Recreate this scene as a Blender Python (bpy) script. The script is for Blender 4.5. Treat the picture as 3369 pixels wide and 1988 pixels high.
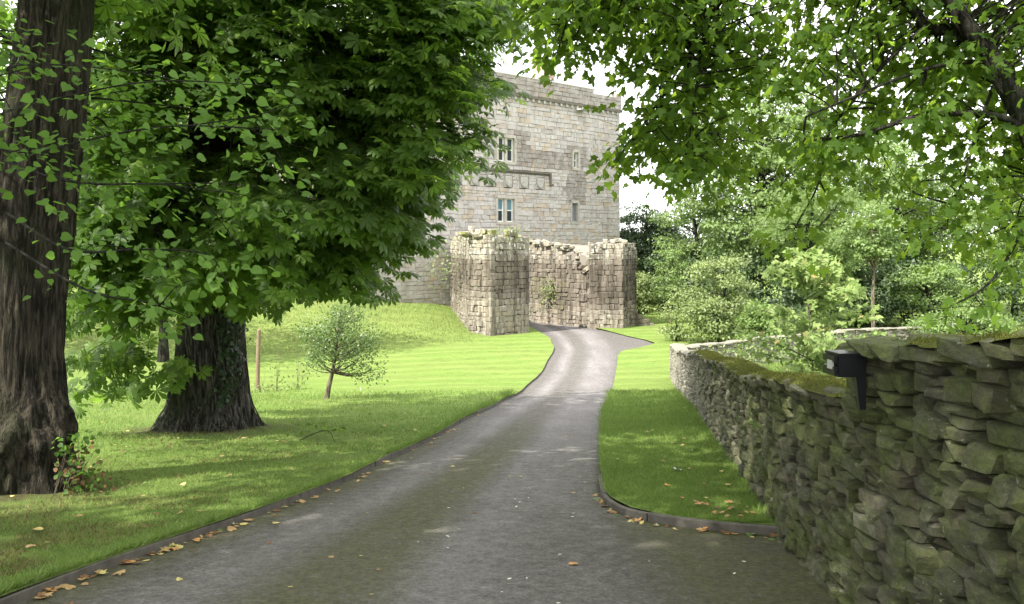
import bpy, bmesh, math, random
import numpy as np
from mathutils import Matrix, Vector

# ------------------------------------------------------------------ camera, sky, sun, exposure
scene = bpy.context.scene
for o in list(bpy.data.objects):
    bpy.data.objects.remove(o)
COL = scene.collection
cd = bpy.data.cameras.new('camera')
cd.sensor_width = 36.0
cd.lens = 36.0 * 900.0 / 1024.0
cd.shift_y = -0.0576
cd.clip_end = 3000
cam = bpy.data.objects.new('camera', cd)
COL.objects.link(cam)
cam.location = (0, 0, 1.6)
cam.rotation_euler = (math.radians(90), 0, 0)
scene.camera = cam

SUN_EL = math.radians(47)
SUN_H = np.array([-0.72, -0.69])                 # horizontal direction towards the sun
SUN_H = SUN_H / np.linalg.norm(SUN_H)
sdir = Vector((SUN_H[0] * math.cos(SUN_EL), SUN_H[1] * math.cos(SUN_EL), math.sin(SUN_EL)))
sl = bpy.data.lights.new('sun', 'SUN')
sl.energy = 4.7
sl.angle = math.radians(0.6)
sl.color = (1.0, 0.95, 0.86)
so = bpy.data.objects.new('sun', sl)
COL.objects.link(so)
so.rotation_euler = sdir.to_track_quat('Z', 'Y').to_euler()

world = bpy.data.worlds.new('World')
scene.world = world
world.use_nodes = True
wn, wl = world.node_tree.nodes, world.node_tree.links
bg = wn['Background']
bg.inputs[1].default_value = 0.1
sky = wn.new('ShaderNodeTexSky')
sky.sky_type = 'NISHITA'
sky.sun_disc = False
sky.sun_elevation = SUN_EL
sky.sun_rotation = math.atan2(SUN_H[0], SUN_H[1])
tc = wn.new('ShaderNodeTexCoord')
cn = wn.new('ShaderNodeTexNoise')
cn.inputs['Scale'].default_value = 2.2
cn.inputs['Detail'].default_value = 6
cr = wn.new('ShaderNodeValToRGB')
cr.color_ramp.elements[0].position = 0.30
cr.color_ramp.elements[0].color = (0.72, 0.72, 0.72, 1)
cr.color_ramp.elements[1].position = 0.55
mx = wn.new('ShaderNodeMix')
mx.data_type = 'RGBA'
mx.inputs['B'].default_value = (11.8, 11.8, 11.8, 1)
wl.new(tc.outputs['Generated'], cn.inputs['Vector'])
wl.new(cn.outputs['Fac'], cr.inputs['Fac'])
wl.new(cr.outputs['Color'], mx.inputs['Factor'])
wl.new(sky.outputs[0], mx.inputs['A'])
wl.new(mx.outputs['Result'], bg.inputs[0])

scene.view_settings.view_transform = 'Standard'
scene.view_settings.look = 'None'
scene.view_settings.gamma = 1.0
scene.view_settings.exposure = 1.45
scene.view_settings.use_curve_mapping = False
cy = scene.cycles
cy.max_bounces = 7
cy.diffuse_bounces = 3
cy.glossy_bounces = 2
cy.transmission_bounces = 4
cy.transparent_max_bounces = 4
cy.use_denoising = True
cy.denoiser = 'OPENIMAGEDENOISE'
cy.denoising_input_passes = 'RGB_ALBEDO_NORMAL'
cy.denoising_prefilter = 'NONE'
cy.sample_clamp_indirect = 6

# ------------------------------------------------------------------ helpers
R = np.random.default_rng(7)
rnd = random.Random(11)


def tag(o, label=None, cat=None, group=None, kind=None):
    if label: o['label'] = label
    if cat: o['category'] = cat
    if group: o['group'] = group
    if kind: o['kind'] = kind
    elif cat and not o.get('kind'): o['kind'] = 'thing'
    return o


def root(name, loc, label=None, cat=None, group=None):
    o = bpy.data.objects.new(name, None)
    COL.objects.link(o)
    o.location = loc
    o.empty_display_size = 0.2
    return tag(o, label, cat, group)


def mesh(name, V, F, mat=None, smooth=False, attrs=None):
    """V (n,3); F: array (m,k) or list of such arrays"""
    me = bpy.data.meshes.new(name)
    V = np.asarray(V, dtype=np.float32)
    if not isinstance(F, (list, tuple)):
        F = [F]
    F = [np.asarray(f, dtype=np.int32) for f in F if len(f)]
    me.vertices.add(len(V))
    me.vertices.foreach_set('co', V.ravel())
    nl = sum(f.size for f in F)
    npoly = sum(len(f) for f in F)
    me.loops.add(nl)
    me.loops.foreach_set('vertex_index', np.concatenate([f.ravel() for f in F]))
    me.polygons.add(npoly)
    tot = np.concatenate([np.full(len(f), f.shape[1], dtype=np.int32) for f in F])
    st = np.concatenate([[0], np.cumsum(tot)[:-1]]).astype(np.int32)
    me.polygons.foreach_set('loop_start', st)
    if smooth:
        me.polygons.foreach_set('use_smooth', np.ones(npoly, dtype=bool))
    else:
        me.polygons.foreach_set('use_smooth', np.zeros(npoly, dtype=bool))
    me.update(calc_edges=True)
    if attrs:
        for k, v in attrs.items():
            a = me.attributes.new(k, 'FLOAT', 'POINT')
            a.data.foreach_set('value', np.asarray(v, dtype=np.float32))
    if mat:
        me.materials.append(mat)
    return me


def obj(name, me, parent=None, mat4=None):
    o = bpy.data.objects.new(name, me)
    COL.objects.link(o)
    M = mat4 if mat4 is not None else Matrix.Identity(4)
    if parent is not None:
        o.parent = parent
        if parent.type == 'EMPTY':                    # meshes are written in world metres
            M = Matrix.Translation(-parent.location) @ M
    o.matrix_basis = M
    return o


def part(name, V, F, mat, parent=None, smooth=False, attrs=None):
    return obj(name, mesh(name, V, F, mat, smooth, attrs), parent)


class MB:
    def __init__(s):
        s.V, s.F, s.n = [], {}, 0

    def add(s, V, F):
        V = np.asarray(V, float)
        if not isinstance(F, list): F = [F]
        for f in F:
            f = np.asarray(f)
            if len(f):
                s.F.setdefault(f.shape[1], []).append(f + s.n)
        s.V.append(V)
        s.n += len(V)
        return s

    def box(s, c, d, ax=None):
        v = np.array([[x, y, z] for x in (-.5, .5) for y in (-.5, .5) for z in (-.5, .5)]) * np.array(d)
        if ax is not None:
            v = v @ np.array(ax)
        f = np.array([[0, 1, 3, 2], [4, 6, 7, 5], [0, 4, 5, 1], [2, 3, 7, 6], [0, 2, 6, 4], [1, 5, 7, 3]])
        return s.add(v + np.array(c), f)

    def tube(s, pts, rad, n=6, cap=True):
        pts = np.asarray(pts, float)
        m = len(pts)
        rad = np.broadcast_to(np.asarray(rad, float), (m,)) if np.ndim(rad) == 0 else np.asarray(rad, float)
        t = np.gradient(pts, axis=0)
        t /= np.linalg.norm(t, axis=1)[:, None] + 1e-9
        ref = np.array([0, 0, 1.0]) if abs(t[0, 2]) < .8 else np.array([1.0, 0, 0])
        a = np.cross(t, ref)
        a /= np.linalg.norm(a, axis=1)[:, None] + 1e-9
        b = np.cross(t, a)
        th = np.arange(n) / n * 2 * np.pi
        v = pts[:, None] + rad[:, None, None] * (np.cos(th)[None, :, None] * a[:, None] + np.sin(th)[None, :, None] * b[:, None])
        i = np.arange(m - 1)[:, None] * n
        j = np.arange(n)[None]
        k = (j + 1) % n
        f = np.stack([i + j, i + k, i + n + k, i + n + j], -1).reshape(-1, 4)
        return s.add(v.reshape(-1, 3), f)

    def build(s, name, mat, parent=None, smooth=False):
        return part(name, np.concatenate(s.V), [np.concatenate(v) for v in s.F.values()], mat, parent, smooth)


def _hash(ix, iy, iz):
    h = (ix * 374761393 + iy * 668265263 + iz * 1274126177) & 0xFFFFFFFF
    h = ((h ^ (h >> 13)) * 1274126177) & 0xFFFFFFFF
    return ((h ^ (h >> 16)) & 0xFFFF) / 65535.0


def vnoise(x, y, z=0.0):
    x, y, z = np.broadcast_arrays(np.asarray(x, float), np.asarray(y, float), np.asarray(z, float))
    ix, iy, iz = np.floor(x).astype(np.int64), np.floor(y).astype(np.int64), np.floor(z).astype(np.int64)
    fx, fy, fz = x - ix, y - iy, z - iz
    fx, fy, fz = [f * f * (3 - 2 * f) for f in (fx, fy, fz)]
    r = 0
    for dx in (0, 1):
        for dy in (0, 1):
            for dz in (0, 1):
                w = (fx if dx else 1 - fx) * (fy if dy else 1 - fy) * (fz if dz else 1 - fz)
                r = r + w * _hash(ix + dx, iy + dy, iz + dz)
    return r * 2 - 1


def fbm(x, y, z=0.0, o=4):
    r, a = 0, 1.0
    for i in range(o):
        r = r + a * vnoise(np.asarray(x) * 2 ** i + 17 * i, np.asarray(y) * 2 ** i - 9 * i, np.asarray(z) * 2 ** i)
        a *= .5
    return r


def sstep(x, a, b):
    t = np.clip((np.asarray(x, float) - a) / (b - a), 0, 1)
    return t * t * (3 - 2 * t)


def smooth_path(pts, n):
    """Catmull-Rom through the points, n samples"""
    p = np.asarray(pts, float)
    if len(p) == 2:
        t = np.linspace(0, 1, n)[:, None]
        return p[0] * (1 - t) + p[1] * t
    q = np.vstack([2 * p[0] - p[1], p, 2 * p[-1] - p[-2]])
    u = np.linspace(0, len(p) - 1 - 1e-6, n)
    i = u.astype(int)
    t = (u - i)[:, None]
    a, b, c, d = q[i], q[i + 1], q[i + 2], q[i + 3]
    return .5 * (2 * b + (c - a) * t + (2 * a - 5 * b + 4 * c - d) * t ** 2 + (3 * b - a - 3 * c + d) * t ** 3)


# ------------------------------------------------------------------ materials
class Mat:
    def __init__(s, name):
        s.m = bpy.data.materials.new(name)
        s.m.use_nodes = True
        s.t = s.m.node_tree
        s.b = s.t.nodes['Principled BSDF']
        s.out = s.t.nodes['Material Output']

    def n(s, typ, ins=None, **props):
        nd = s.t.nodes.new(typ)
        for k, v in props.items():
            setattr(nd, k, v)
        for k, v in (ins or {}).items():
            s.set(nd.inputs[k], v)
        return nd

    def set(s, sock, v):
        if isinstance(v, bpy.types.NodeSocket):
            s.t.links.new(v, sock)
        elif isinstance(v, (tuple, list)) and len(v) == 3 and sock.type == 'RGBA':
            sock.default_value = (*v, 1)
        else:
            sock.default_value = v

    def pos(s, scale=(1, 1, 1)):
        g = s.n('ShaderNodeNewGeometry').outputs['Position']
        if scale == (1, 1, 1): return g
        return s.n('ShaderNodeMapping', {'Vector': g, 'Scale': scale}).outputs[0]

    def noise(s, scale, detail=4, vec=None, rough=.6, dist=0.0):
        return s.n('ShaderNodeTexNoise', {'Vector': vec if vec is not None else s.pos(), 'Scale': scale, 'Detail': detail, 'Roughness': rough, 'Distortion': dist}).outputs['Fac']

    def ramp(s, fac, stops, interp='LINEAR'):
        r = s.n('ShaderNodeValToRGB', {'Fac': fac})
        r.color_ramp.interpolation = interp
        e = r.color_ramp.elements
        while len(e) < len(stops): e.new(0.5)
        for el, (p, c) in zip(e, stops):
            el.position = p
            el.color = (*c, 1) if isinstance(c, (tuple, list)) else (c, c, c, 1)
        return r.outputs['Color']

    def mix(s, f, a, b, blend='MIX'):
        nd = s.n('ShaderNodeMix', {'Factor': f}, data_type='RGBA', blend_type=blend)
        s.set(nd.inputs['A'], a)
        s.set(nd.inputs['B'], b)
        return nd.outputs['Result']

    def math(s, op, a, b=0.0, clamp=False):
        nd = s.n('ShaderNodeMath', operation=op, use_clamp=clamp)
        s.set(nd.inputs[0], a)
        s.set(nd.inputs[1], b)
        return nd.outputs[0]

    def rand(s):
        a = s.n('ShaderNodeAttribute', attribute_name='rnd').outputs['Fac']
        o = s.n('ShaderNodeObjectInfo').outputs['Random']
        return s.math('FRACT', s.math('ADD', a, o))

    def attr(s, name):
        return s.n('ShaderNodeAttribute', attribute_name=name).outputs['Fac']

    def up(s):
        return s.n('ShaderNodeSeparateXYZ', {0: s.n('ShaderNodeNewGeometry').outputs['Normal']}).outputs['Z']

    def fin(s, col, rough=.85, spec=.3, bump=None, bstr=.4, bdist=.02):
        s.set(s.b.inputs['Base Color'], col)
        s.set(s.b.inputs['Roughness'], rough)
        s.set(s.b.inputs['Specular IOR Level'], spec)
        if bump is not None:
            bn = s.n('ShaderNodeBump', {'Height': bump, 'Strength': bstr, 'Distance': bdist})
            s.t.links.new(bn.outputs[0], s.b.inputs['Normal'])
        return s.m


def leaf_mat(name, stops, trans, tw=.45, gloss=.35, rough=.45):
    m = Mat(name)
    r = m.rand()
    col = m.ramp(r, stops)
    col = m.mix(.35, col, m.ramp(m.noise(1.3, 2), [(.3, tuple(c * .55 for c in stops[0][1])), (.7, tuple(min(1, c * 1.3) for c in stops[1][1]))]))
    m.fin(col, rough, gloss)
    tcol = m.mix(r, tuple(c * .75 for c in trans), tuple(min(1, c * 1.15) for c in trans))
    tr = m.n('ShaderNodeBsdfTranslucent', {'Color': tcol})
    ms = m.n('ShaderNodeMixShader', {0: tw, 1: m.b.outputs[0], 2: tr.outputs[0]})
    m.t.links.new(ms.outputs[0], m.out.inputs['Surface'])
    return m.m


M = {}
M['leaf_chestnut'] = leaf_mat('chestnut leaf', [(0, (0.028, 0.056, 0.011)), (.6, (0.065, 0.116, 0.022)), (1, (0.129, 0.194, 0.039))], (0.268, 0.452, 0.048), .5, .3, .5)
M['leaf_lime'] = leaf_mat('lime leaf', [(0, (.040, .085, .018)), (.6, (.075, .145, .03)), (1, (.125, .215, .05))], (.22, .40, .05), .48, .2, .55)
M['leaf_sycamore'] = leaf_mat('sycamore leaf', [(0, (0.022, 0.046, 0.010)), (.6, (0.043, 0.079, 0.016)), (1, (0.078, 0.126, 0.026))], (0.312, 0.480, 0.048), .55, .12, .6)
M['leaf_ivy'] = leaf_mat('ivy leaf', [(0, (.014, .032, .010)), (1, (.034, .062, .02))], (.06, .11, .02), .2, .3)
M['leaf_holly'] = leaf_mat('glossy leaf', [(0, (0.066, 0.105, 0.037)), (1, (0.146, 0.204, 0.076))], (0.190, 0.321, 0.065), .3, .45, .35)
M['leaf_dark'] = leaf_mat('dark leaf', [(0, (.026, .048, .018)), (1, (.065, .10, .04))], (.08, .15, .04), .3)
M['leaf_mid'] = leaf_mat('mid leaf', [(0, (.09, .145, .046)), (1, (.195, .27, .09))], (.25, .38, .09), .38)  # colour paled to stand in for haze over the distant wood
M['leaf_bright'] = leaf_mat('bright leaf', [(0, (.09, .15, .04)), (1, (.19, .26, .085))], (.24, .38, .08), .38)
M['leaf_yellow'] = leaf_mat('yellow green leaf', [(0, (.12, .165, .055)), (1, (.23, .28, .11))], (.27, .36, .10), .36)
M['leaf_sapling'] = leaf_mat('sapling leaf', [(0, (.15, .235, .06)), (.94, (.29, .37, .14)), (.985, (.40, .33, .16)), (1, (.52, .27, .13))], (.32, .45, .12), .4, .2, .6)
M['grass'] = leaf_mat('grass blade', [(0, (0.075, 0.124, 0.028)), (.6, (0.149, 0.227, 0.047)), (.9, (0.216, 0.283, 0.077)), (1, (0.333, 0.307, 0.142))], (0.222, 0.354, 0.071), .3, .2, .6)
M['dry_grass'] = leaf_mat('rough grass', [(0, (0.093, 0.150, 0.032)), (.7, (0.162, 0.213, 0.060)), (1, (0.255, 0.272, 0.112))], (0.212, 0.281, 0.080), .3, .2, .7)
M['moss_fuzz'] = leaf_mat('moss', [(0, (.06, .07, .014)), (1, (.15, .155, .035))], (.15, .165, .03), .25, .1, .8)


def bark(name, c0, c1, green):
    m = Mat(name)
    p = m.pos((1, 1, .14))
    w = m.noise(13, 6, p, .7, .8)
    fur = m.noise(34, 4, p, .65, .4)
    col = m.ramp(m.math('ADD', m.math('MULTIPLY', w, .65), m.math('MULTIPLY', fur, .35)), [(.38, tuple(x * .5 for x in c0)), (.47, c0), (.56, c1), (.66, tuple(x * 1.6 for x in c1))])
    col = m.mix(m.ramp(m.noise(1.2, 4), [(.48, 0), (.68, .6)]), col, green)
    h = m.math('ADD', m.math('MULTIPLY', w, 1.3), fur)
    return m.fin(col, .95, .15, h, .9, .08)


M['bark_lime'] = bark('lime bark', (0.016, 0.014, 0.010), (0.060, 0.051, 0.038), (0.028, 0.035, 0.015))
M['bark_chestnut'] = bark('chestnut bark', (0.026, 0.025, 0.021), (0.123, 0.116, 0.098), (0.044, 0.056, 0.028))
M['bark_dark'] = bark('dark branch bark', (.012, .011, .009), (.04, .036, .03), (.03, .04, .02))
M['bark_pale'] = bark('pale bark', (.10, .08, .06), (.24, .20, .15), (.12, .12, .07))


def mat_lawn():
    m = Mat('lawn turf')
    big = m.noise(.35, 4)
    fine = m.noise(14, 6, None, .75)
    vf = m.noise(90, 3, None, .7)
    col = m.ramp(fine, [(.25, (.06, .098, .024)), (.5, (.128, .2, .04)), (.78, (.192, .265, .066))])
    col = m.mix(m.ramp(big, [(.35, .0), (.7, .5)]), col, (.155, .175, .055))
    col = m.mix(m.ramp(m.noise(1.7, 5, None, .7), [(.5, 0), (.68, .55)]), col, (.085, .12, .03))
    # mowing stripes: blades bent two ways, curving with the drive
    p = m.n('ShaderNodeSeparateXYZ', {0: m.pos()})
    far = m.math('MULTIPLY', m.math('SUBTRACT', p.outputs['Y'], 22), .08, True)
    ph = m.math('ADD', m.math('MULTIPLY', p.outputs['Y'], .55), m.math('MULTIPLY', p.outputs['X'], -.16))
    st = m.math('SINE', m.math('MULTIPLY', m.math('ADD', ph, m.math('MULTIPLY', m.noise(.2, 2), 1.6)), 6.28))
    stf = m.math('MULTIPLY', m.math('MULTIPLY', m.math('ADD', st, .2, True), far), m.ramp(m.noise(.6, 3), [(.3, .05), (.7, .34)]))
    col = m.mix(stf, col, (.25, .325, .09))
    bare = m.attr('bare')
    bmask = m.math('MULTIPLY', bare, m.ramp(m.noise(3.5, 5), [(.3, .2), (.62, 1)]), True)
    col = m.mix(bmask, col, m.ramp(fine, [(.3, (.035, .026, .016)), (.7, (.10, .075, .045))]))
    rg = m.math('MULTIPLY', m.attr('rough'), .4)
    col = m.mix(rg, col, m.ramp(m.noise(2.2, 5, None, .7), [(.3, (.10, .14, .035)), (.5, (.165, .20, .06)), (.75, (.26, .25, .11))]))
    h = m.math('ADD', fine, m.math('MULTIPLY', vf, .6))
    return m.fin(col, .95, .12, h, .8, .05)


def mat_road():
    m = Mat('worn asphalt')
    acr = m.attr('across')
    g1 = m.noise(38, 5, None, .9)
    g2 = m.noise(150, 2, None, .6)
    g3 = m.noise(9, 5, None, .75)
    lp = m.pos((1, .16, 1))
    worn = m.noise(1.7, 4, lp, .6)
    gg = m.math('ADD', m.math('MULTIPLY', g1, .6), m.math('MULTIPLY', g3, .4))
    col = m.ramp(gg, [(.34, (.02, .018, .017)), (.45, (.075, .069, .066)), (.55, (.14, .13, .127)), (.66, (.29, .275, .268))])
    col = m.mix(m.ramp(g2, [(.64, 0), (.78, .6)]), col, (.33, .31, .29))
    wheel = m.ramp(acr, [(.10, 0.), (.24, 1.), (.36, .0), (.48, 0.), (.62, 1.), (.85, .6), (.98, 0.)])
    col = m.mix(m.math('MULTIPLY', wheel, m.ramp(worn, [(.3, .3), (.7, .9)])), col, m.ramp(gg, [(.36, (.10, .094, .094)), (.64, (.33, .31, .308))]))
    mossb = m.ramp(acr, [(0, 1.), (.05, .85), (.13, .15), (.27, .1), (.38, 1.), (.50, .9), (.60, 0.), (.93, .1), (1, .7)])
    near = m.attr('near')
    mossb = m.math('ADD', m.math('MULTIPLY', mossb, m.math('MULTIPLY', near, .9)), m.attr('mossy'), True)
    patch = m.ramp(m.noise(3.2, 6, None, .75), [(.24, 0), (.44, 1)])
    mm = m.math('MULTIPLY', mossb, patch, True)
    mm = m.math('MULTIPLY', mm, m.ramp(g1, [(.38, .95), (.6, .5)]))
    col = m.mix(mm, col, m.ramp(m.noise(20, 3), [(.3, (.042, .044, .013)), (.7, (.12, .122, .032))]))
    col = m.mix(m.ramp(m.noise(.9, 3), [(.45, 0), (.75, .3)]), col, (.09, .078, .07))
    h = m.math('ADD', g1, g3)
    return m.fin(col, .88, .22, h, .9, .025)


def mat_ashlar():
    m = Mat('tower ashlar')
    r = m.rand()
    col = m.ramp(r, [(0, (0.361, 0.334, 0.326)), (.25, (0.472, 0.443, 0.429)), (.55, (0.532, 0.501, 0.484)), (.76, (0.463, 0.409, 0.361)), (.84, (0.488, 0.384, 0.266)), (.91, (0.454, 0.309, 0.163)), (.96, (0.394, 0.301, 0.241)), (1, (0.257, 0.234, 0.224))])
    n1 = m.noise(2.6, 6, None, .7)
    col = m.mix(.55, col, m.ramp(n1, [(.25, (0.275, 0.250, 0.236)), (.5, (0.454, 0.422, 0.400)), (.75, (0.566, 0.530, 0.507))]), 'MIX')
    drip = m.noise(1.0, 5, m.pos((1, 1, .18)), .65)
    col = m.mix(m.ramp(drip, [(.48, 0), (.72, .6)]), col, (.27, .245, .22))
    st = m.attr('stain')
    col = m.mix(m.math('MULTIPLY', st, m.ramp(m.noise(1.7, 5), [(.3, .3), (.6, 1)]), True), col, (.20, .175, .155))
    col = m.mix(m.ramp(m.noise(6, 4), [(.66, 0), (.8, .5)]), col, (.17, .17, .07))
    return m.fin(col, .92, .15, m.noise(16, 6, None, .75), .5, .03)


def mat_ruin():
    m = Mat('gate ruin stone')
    r = m.rand()
    col = m.ramp(r, [(0, (0.188, 0.169, 0.141)), (.3, (0.246, 0.222, 0.182)), (.6, (0.306, 0.276, 0.228)), (.8, (0.325, 0.271, 0.196)), (.92, (0.276, 0.213, 0.163)), (1, (0.375, 0.350, 0.292))])
    n1 = m.noise(3.2, 6, None, .75)
    col = m.mix(.62, col, m.ramp(n1, [(.25, (0.098, 0.087, 0.071)), (.5, (0.257, 0.232, 0.191)), (.75, (0.454, 0.427, 0.354))]))
    drip = m.noise(2.2, 5, m.pos((1, 1, .12)), .7)
    col = m.mix(m.ramp(drip, [(.44, 0), (.60, .8)]), col, (0.073, 0.062, 0.050))
    col = m.mix(m.math('MULTIPLY', m.attr('grime'), m.ramp(m.noise(1.4, 5), [(.25, .55), (.55, 1)]), True), col, m.ramp(drip, [(.35, (0.148, 0.125, 0.101)), (.6, (0.054, 0.046, 0.036))]))
    lich = m.math('MULTIPLY', m.ramp(m.noise(4.5, 6, None, .8), [(.52, 0), (.62, 1)]), m.attr('lichen'), True)
    col = m.mix(lich, col, (.60, .62, .53))
    moss = m.math('MULTIPLY', m.ramp(m.noise(2.0, 6, None, .7), [(.48, 0), (.62, 1)]), m.attr('mossy'), True)
    col = m.mix(moss, col, (.16, .17, .045))
    return m.fin(col, .95, .12, m.noise(13, 6, None, .8), .8, .05)


def mat_rubble():
    m = Mat('dry stone slate')
    r = m.rand()
    col = m.ramp(r, [(0, (0.032, 0.034, 0.027)), (.25, (0.066, 0.065, 0.050)), (.5, (0.107, 0.101, 0.075)), (.75, (0.144, 0.129, 0.094)), (.9, (0.134, 0.096, 0.073)), (1, (0.268, 0.260, 0.205))])
    p = m.pos((1, 1, 2.5))
    n1 = m.noise(11, 8, p, .8)
    n2 = m.noise(45, 4, None, .8)
    col = m.mix(.6, col, m.ramp(n1, [(.3, (0.021, 0.022, 0.017)), (.48, (0.083, 0.081, 0.059)), (.6, (0.139, 0.133, 0.097)), (.75, (0.268, 0.254, 0.193))]))
    alg = m.ramp(m.noise(2.3, 6, None, .75), [(.38, 0), (.57, .85)])
    col = m.mix(alg, col, m.ramp(n1, [(.3, (0.030, 0.040, 0.012)), (.7, (0.134, 0.158, 0.050))]))
    col = m.mix(m.ramp(n2, [(.33, .5), (.44, 0)]), col, (0.032, 0.032, 0.023))
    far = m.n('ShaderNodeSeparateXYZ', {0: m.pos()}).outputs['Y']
    pale = m.math('MULTIPLY', m.math('MULTIPLY', m.math('SUBTRACT', far, 10), .06, True), .55)  # stones coloured paler with distance, standing in for sunlight on the far stretch
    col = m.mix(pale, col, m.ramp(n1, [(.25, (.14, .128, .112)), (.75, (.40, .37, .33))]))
    col = m.mix(m.ramp(m.noise(16, 5, None, .75), [(.62, 0), (.69, .75)]), col, (.33, .325, .27))
    h = m.math('ADD', m.noise(20, 6, p, .8), m.math('MULTIPLY', n2, .4))
    return m.fin(col, .92, .2, h, .7, .03)


def plain(name, c, rough=.8, spec=.3, var=.25, sc=12, metal=0):
    m = Mat(name)
    col = m.mix(1.0, c, m.ramp(m.noise(sc, 5), [(.2, 1 - var), (.8, 1 + var * .4)]), 'MULTIPLY')
    m.b.inputs['Metallic'].default_value = metal
    return m.fin(col, rough, spec)


M['lawn'] = mat_lawn()
M['road'] = mat_road()
M['ashlar'] = mat_ashlar()
M['ruin'] = mat_ruin()
M['rubble'] = mat_rubble()
M['mortar'] = plain('lime mortar', (.40, .375, .34), .95, .1)
M['ruincore'] = plain('ruin core', (.20, .18, .155), .95, .1)
M['earth'] = plain('wall earth core', (.022, .02, .015), .95, .1)
M['white'] = plain('white window paint', (.80, .80, .78), .5, .4, .08)
M['sandst'] = plain('dressed sandstone', (.47, .435, .38), .9, .15, .35, 6)
M['darkst'] = plain('weathered carved stone', (.44, .42, .385), .9, .15, .45, 5)
M['grime'] = plain('grimy string course', (.17, .155, .13), .9, .15, .5, 4)
M['glass'] = plain('window glass', (.035, .045, .05), .06, .6, .1)
M['tint'] = plain('blue window blind', (.13, .25, .31), .35, .5, .4, 2)  # flat blue colour for the upper panes of the lower paired window
M['lead'] = plain('leaded lattice', (.23, .235, .24), .6, .4, .2)
M['timber'] = plain('weathered edging timber', (.12, .11, .095), .9, .15, .6, 7)
M['post'] = plain('wooden stake', (.20, .15, .10), .9, .15, .4, 9)
M['black'] = plain('black painted metal', (.012, .012, .014), .35, .5, .2)
M['greyplate'] = plain('grey plate', (.36, .36, .33), .5, .4, .15)
M['moss'] = plain('moss cushion', (.075, .082, .02), .95, .05, .8, 30)
M['ochre'] = plain('pink harled chimney', (.42, .30, .25), .9, .15, .35, 5)
M['slate'] = plain('roof slate', (.20, .195, .20), .8, .3, .3, 6)
M['whiteleaf'] = plain('pale fallen petal', (.62, .62, .56), .7, .3, .2)

# ------------------------------------------------------------------ terrain, drive and lawns
def P(y):
    """level of the drive: falls away from the viewer, flattens out before the gate"""
    y = np.asarray(y, float)
    z = -.114 * np.clip(y, -12, 28)
    t = np.clip(y - 28, 0, 10)
    return z - (.114 * t - .0057 * t * t)


LP = np.array([(-3.6, -12), (-3.5, 0), (-3.25, 4), (-3.06, 5.65), (-2.86, 6.6), (-2.42, 8.4), (-1.94, 10.5), (-1.57, 13.5), (-.89, 20.1), (.46, 31.7), (1.46, 39), (2.17, 45.8), (2.10, 50.2), (1.75, 53), (1.3, 56), (.6, 60), (-.3, 66)])
RP = np.array([(2.6, -12), (2.4, 7.55), (2.3, 7.64), (1.84, 7.79), (1.4, 8.1), (1.12, 8.5), (1.0, 9.03), (.98, 9.6), (1.12, 11.5), (1.45, 15), (2.1, 21), (3.55, 31.7), (4.55, 39), (5.0, 42.5), (5.35, 44.2), (6.6, 45.9), (7.6, 47.6), (7.3, 49.6), (6.6, 51.5), (5.9, 54.2), (4.9, 56.8), (3.6, 60), (2.4, 66)])


def Lx(y): return np.interp(y, LP[:, 1], LP[:, 0]) + .03 * np.sin(np.asarray(y) * .9)
def Rx(y): return np.interp(y, RP[:, 1], RP[:, 0])


def smooth_edge(fn, y):
    return (fn(y - .35) + 2 * fn(y) + fn(y + .35)) / 4


def Ledge(y): return smooth_edge(Lx, np.asarray(y, float))
def Redge(y):
    y = np.asarray(y, float)
    return np.where(y < 10, Rx(y), smooth_edge(Rx, y))


def G(x, y):
    """lawn level"""
    x, y = np.asarray(x, float), np.asarray(y, float)
    z = P(y) + .075
    z = z + .04 * fbm(x * .25, y * .25, 3, 3) * sstep(np.abs(x), 2, 5)
    z = z + sstep(y, 47, 61) * sstep(-x, .2, 6.5) * 1.25                       # bank under the tower
    z = z + sstep(y, 42, 66) * sstep(-x, 6, 16) * 3.6                          # rough bank further left
    z = z + sstep(-x, 14, 40) * sstep(y, 14, 40) * 1.5
    z = z + sstep(y, 56, 70) * sstep(x, 8, 16) * .5
    return z


TRUNKS = [(-5.2, 9.66, 1.0), (-5.65, 16.7, 1.5)]


def bare_at(x, y):
    b = np.zeros_like(x)
    for tx, ty, s in TRUNKS:
        b = np.maximum(b, 1 - sstep(np.hypot((x - tx) * .8, y - ty + .25), .45 * s, 1.15 * s))
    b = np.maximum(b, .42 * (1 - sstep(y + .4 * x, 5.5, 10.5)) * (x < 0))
    b = np.maximum(b, .5 * (1 - sstep(np.hypot(x + 5.2, (y - 26)), .25, .6)))
    return b


def sheet(name, xs, ys, zf, mat, kind='structure', extra=None):
    """xs (rows, cols)"""
    Y = np.broadcast_to(ys[:, None], xs.shape)
    V = np.stack([xs, Y, zf(xs, Y)], -1).reshape(-1, 3)
    r, c = xs.shape
    i = (np.arange(r - 1)[:, None] * c + np.arange(c - 1)[None]).ravel()
    F = np.stack([i, i + 1, i + c + 1, i + c], -1)
    at = extra(xs.ravel(), Y.ravel()) if extra else None
    o = part(name, V, F, mat, None, True, at)
    return tag(o, kind=kind)


ys = np.concatenate([np.arange(-12, 3, .6), np.arange(3, 7.4, .15), np.arange(7.4, 10, .05), np.arange(10, 30, .2), np.arange(30, 66.01, .4)])
# the drive
t = np.linspace(0, 1, 22)[None]
Lr, Rr = Ledge(ys)[:, None], Redge(ys)[:, None]
inn = np.where(ys[:, None] < 7.62, Rr, Rr + .03)
xs = (Lr - .03) * (1 - t) + inn * t
mainR = np.interp(ys, [-12, 8.5, 9.6, 42, 44.2, 54, 66], [1.6, 1.02, 1.0, 5.0, 5.2, 5.6, 2.4])


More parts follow.
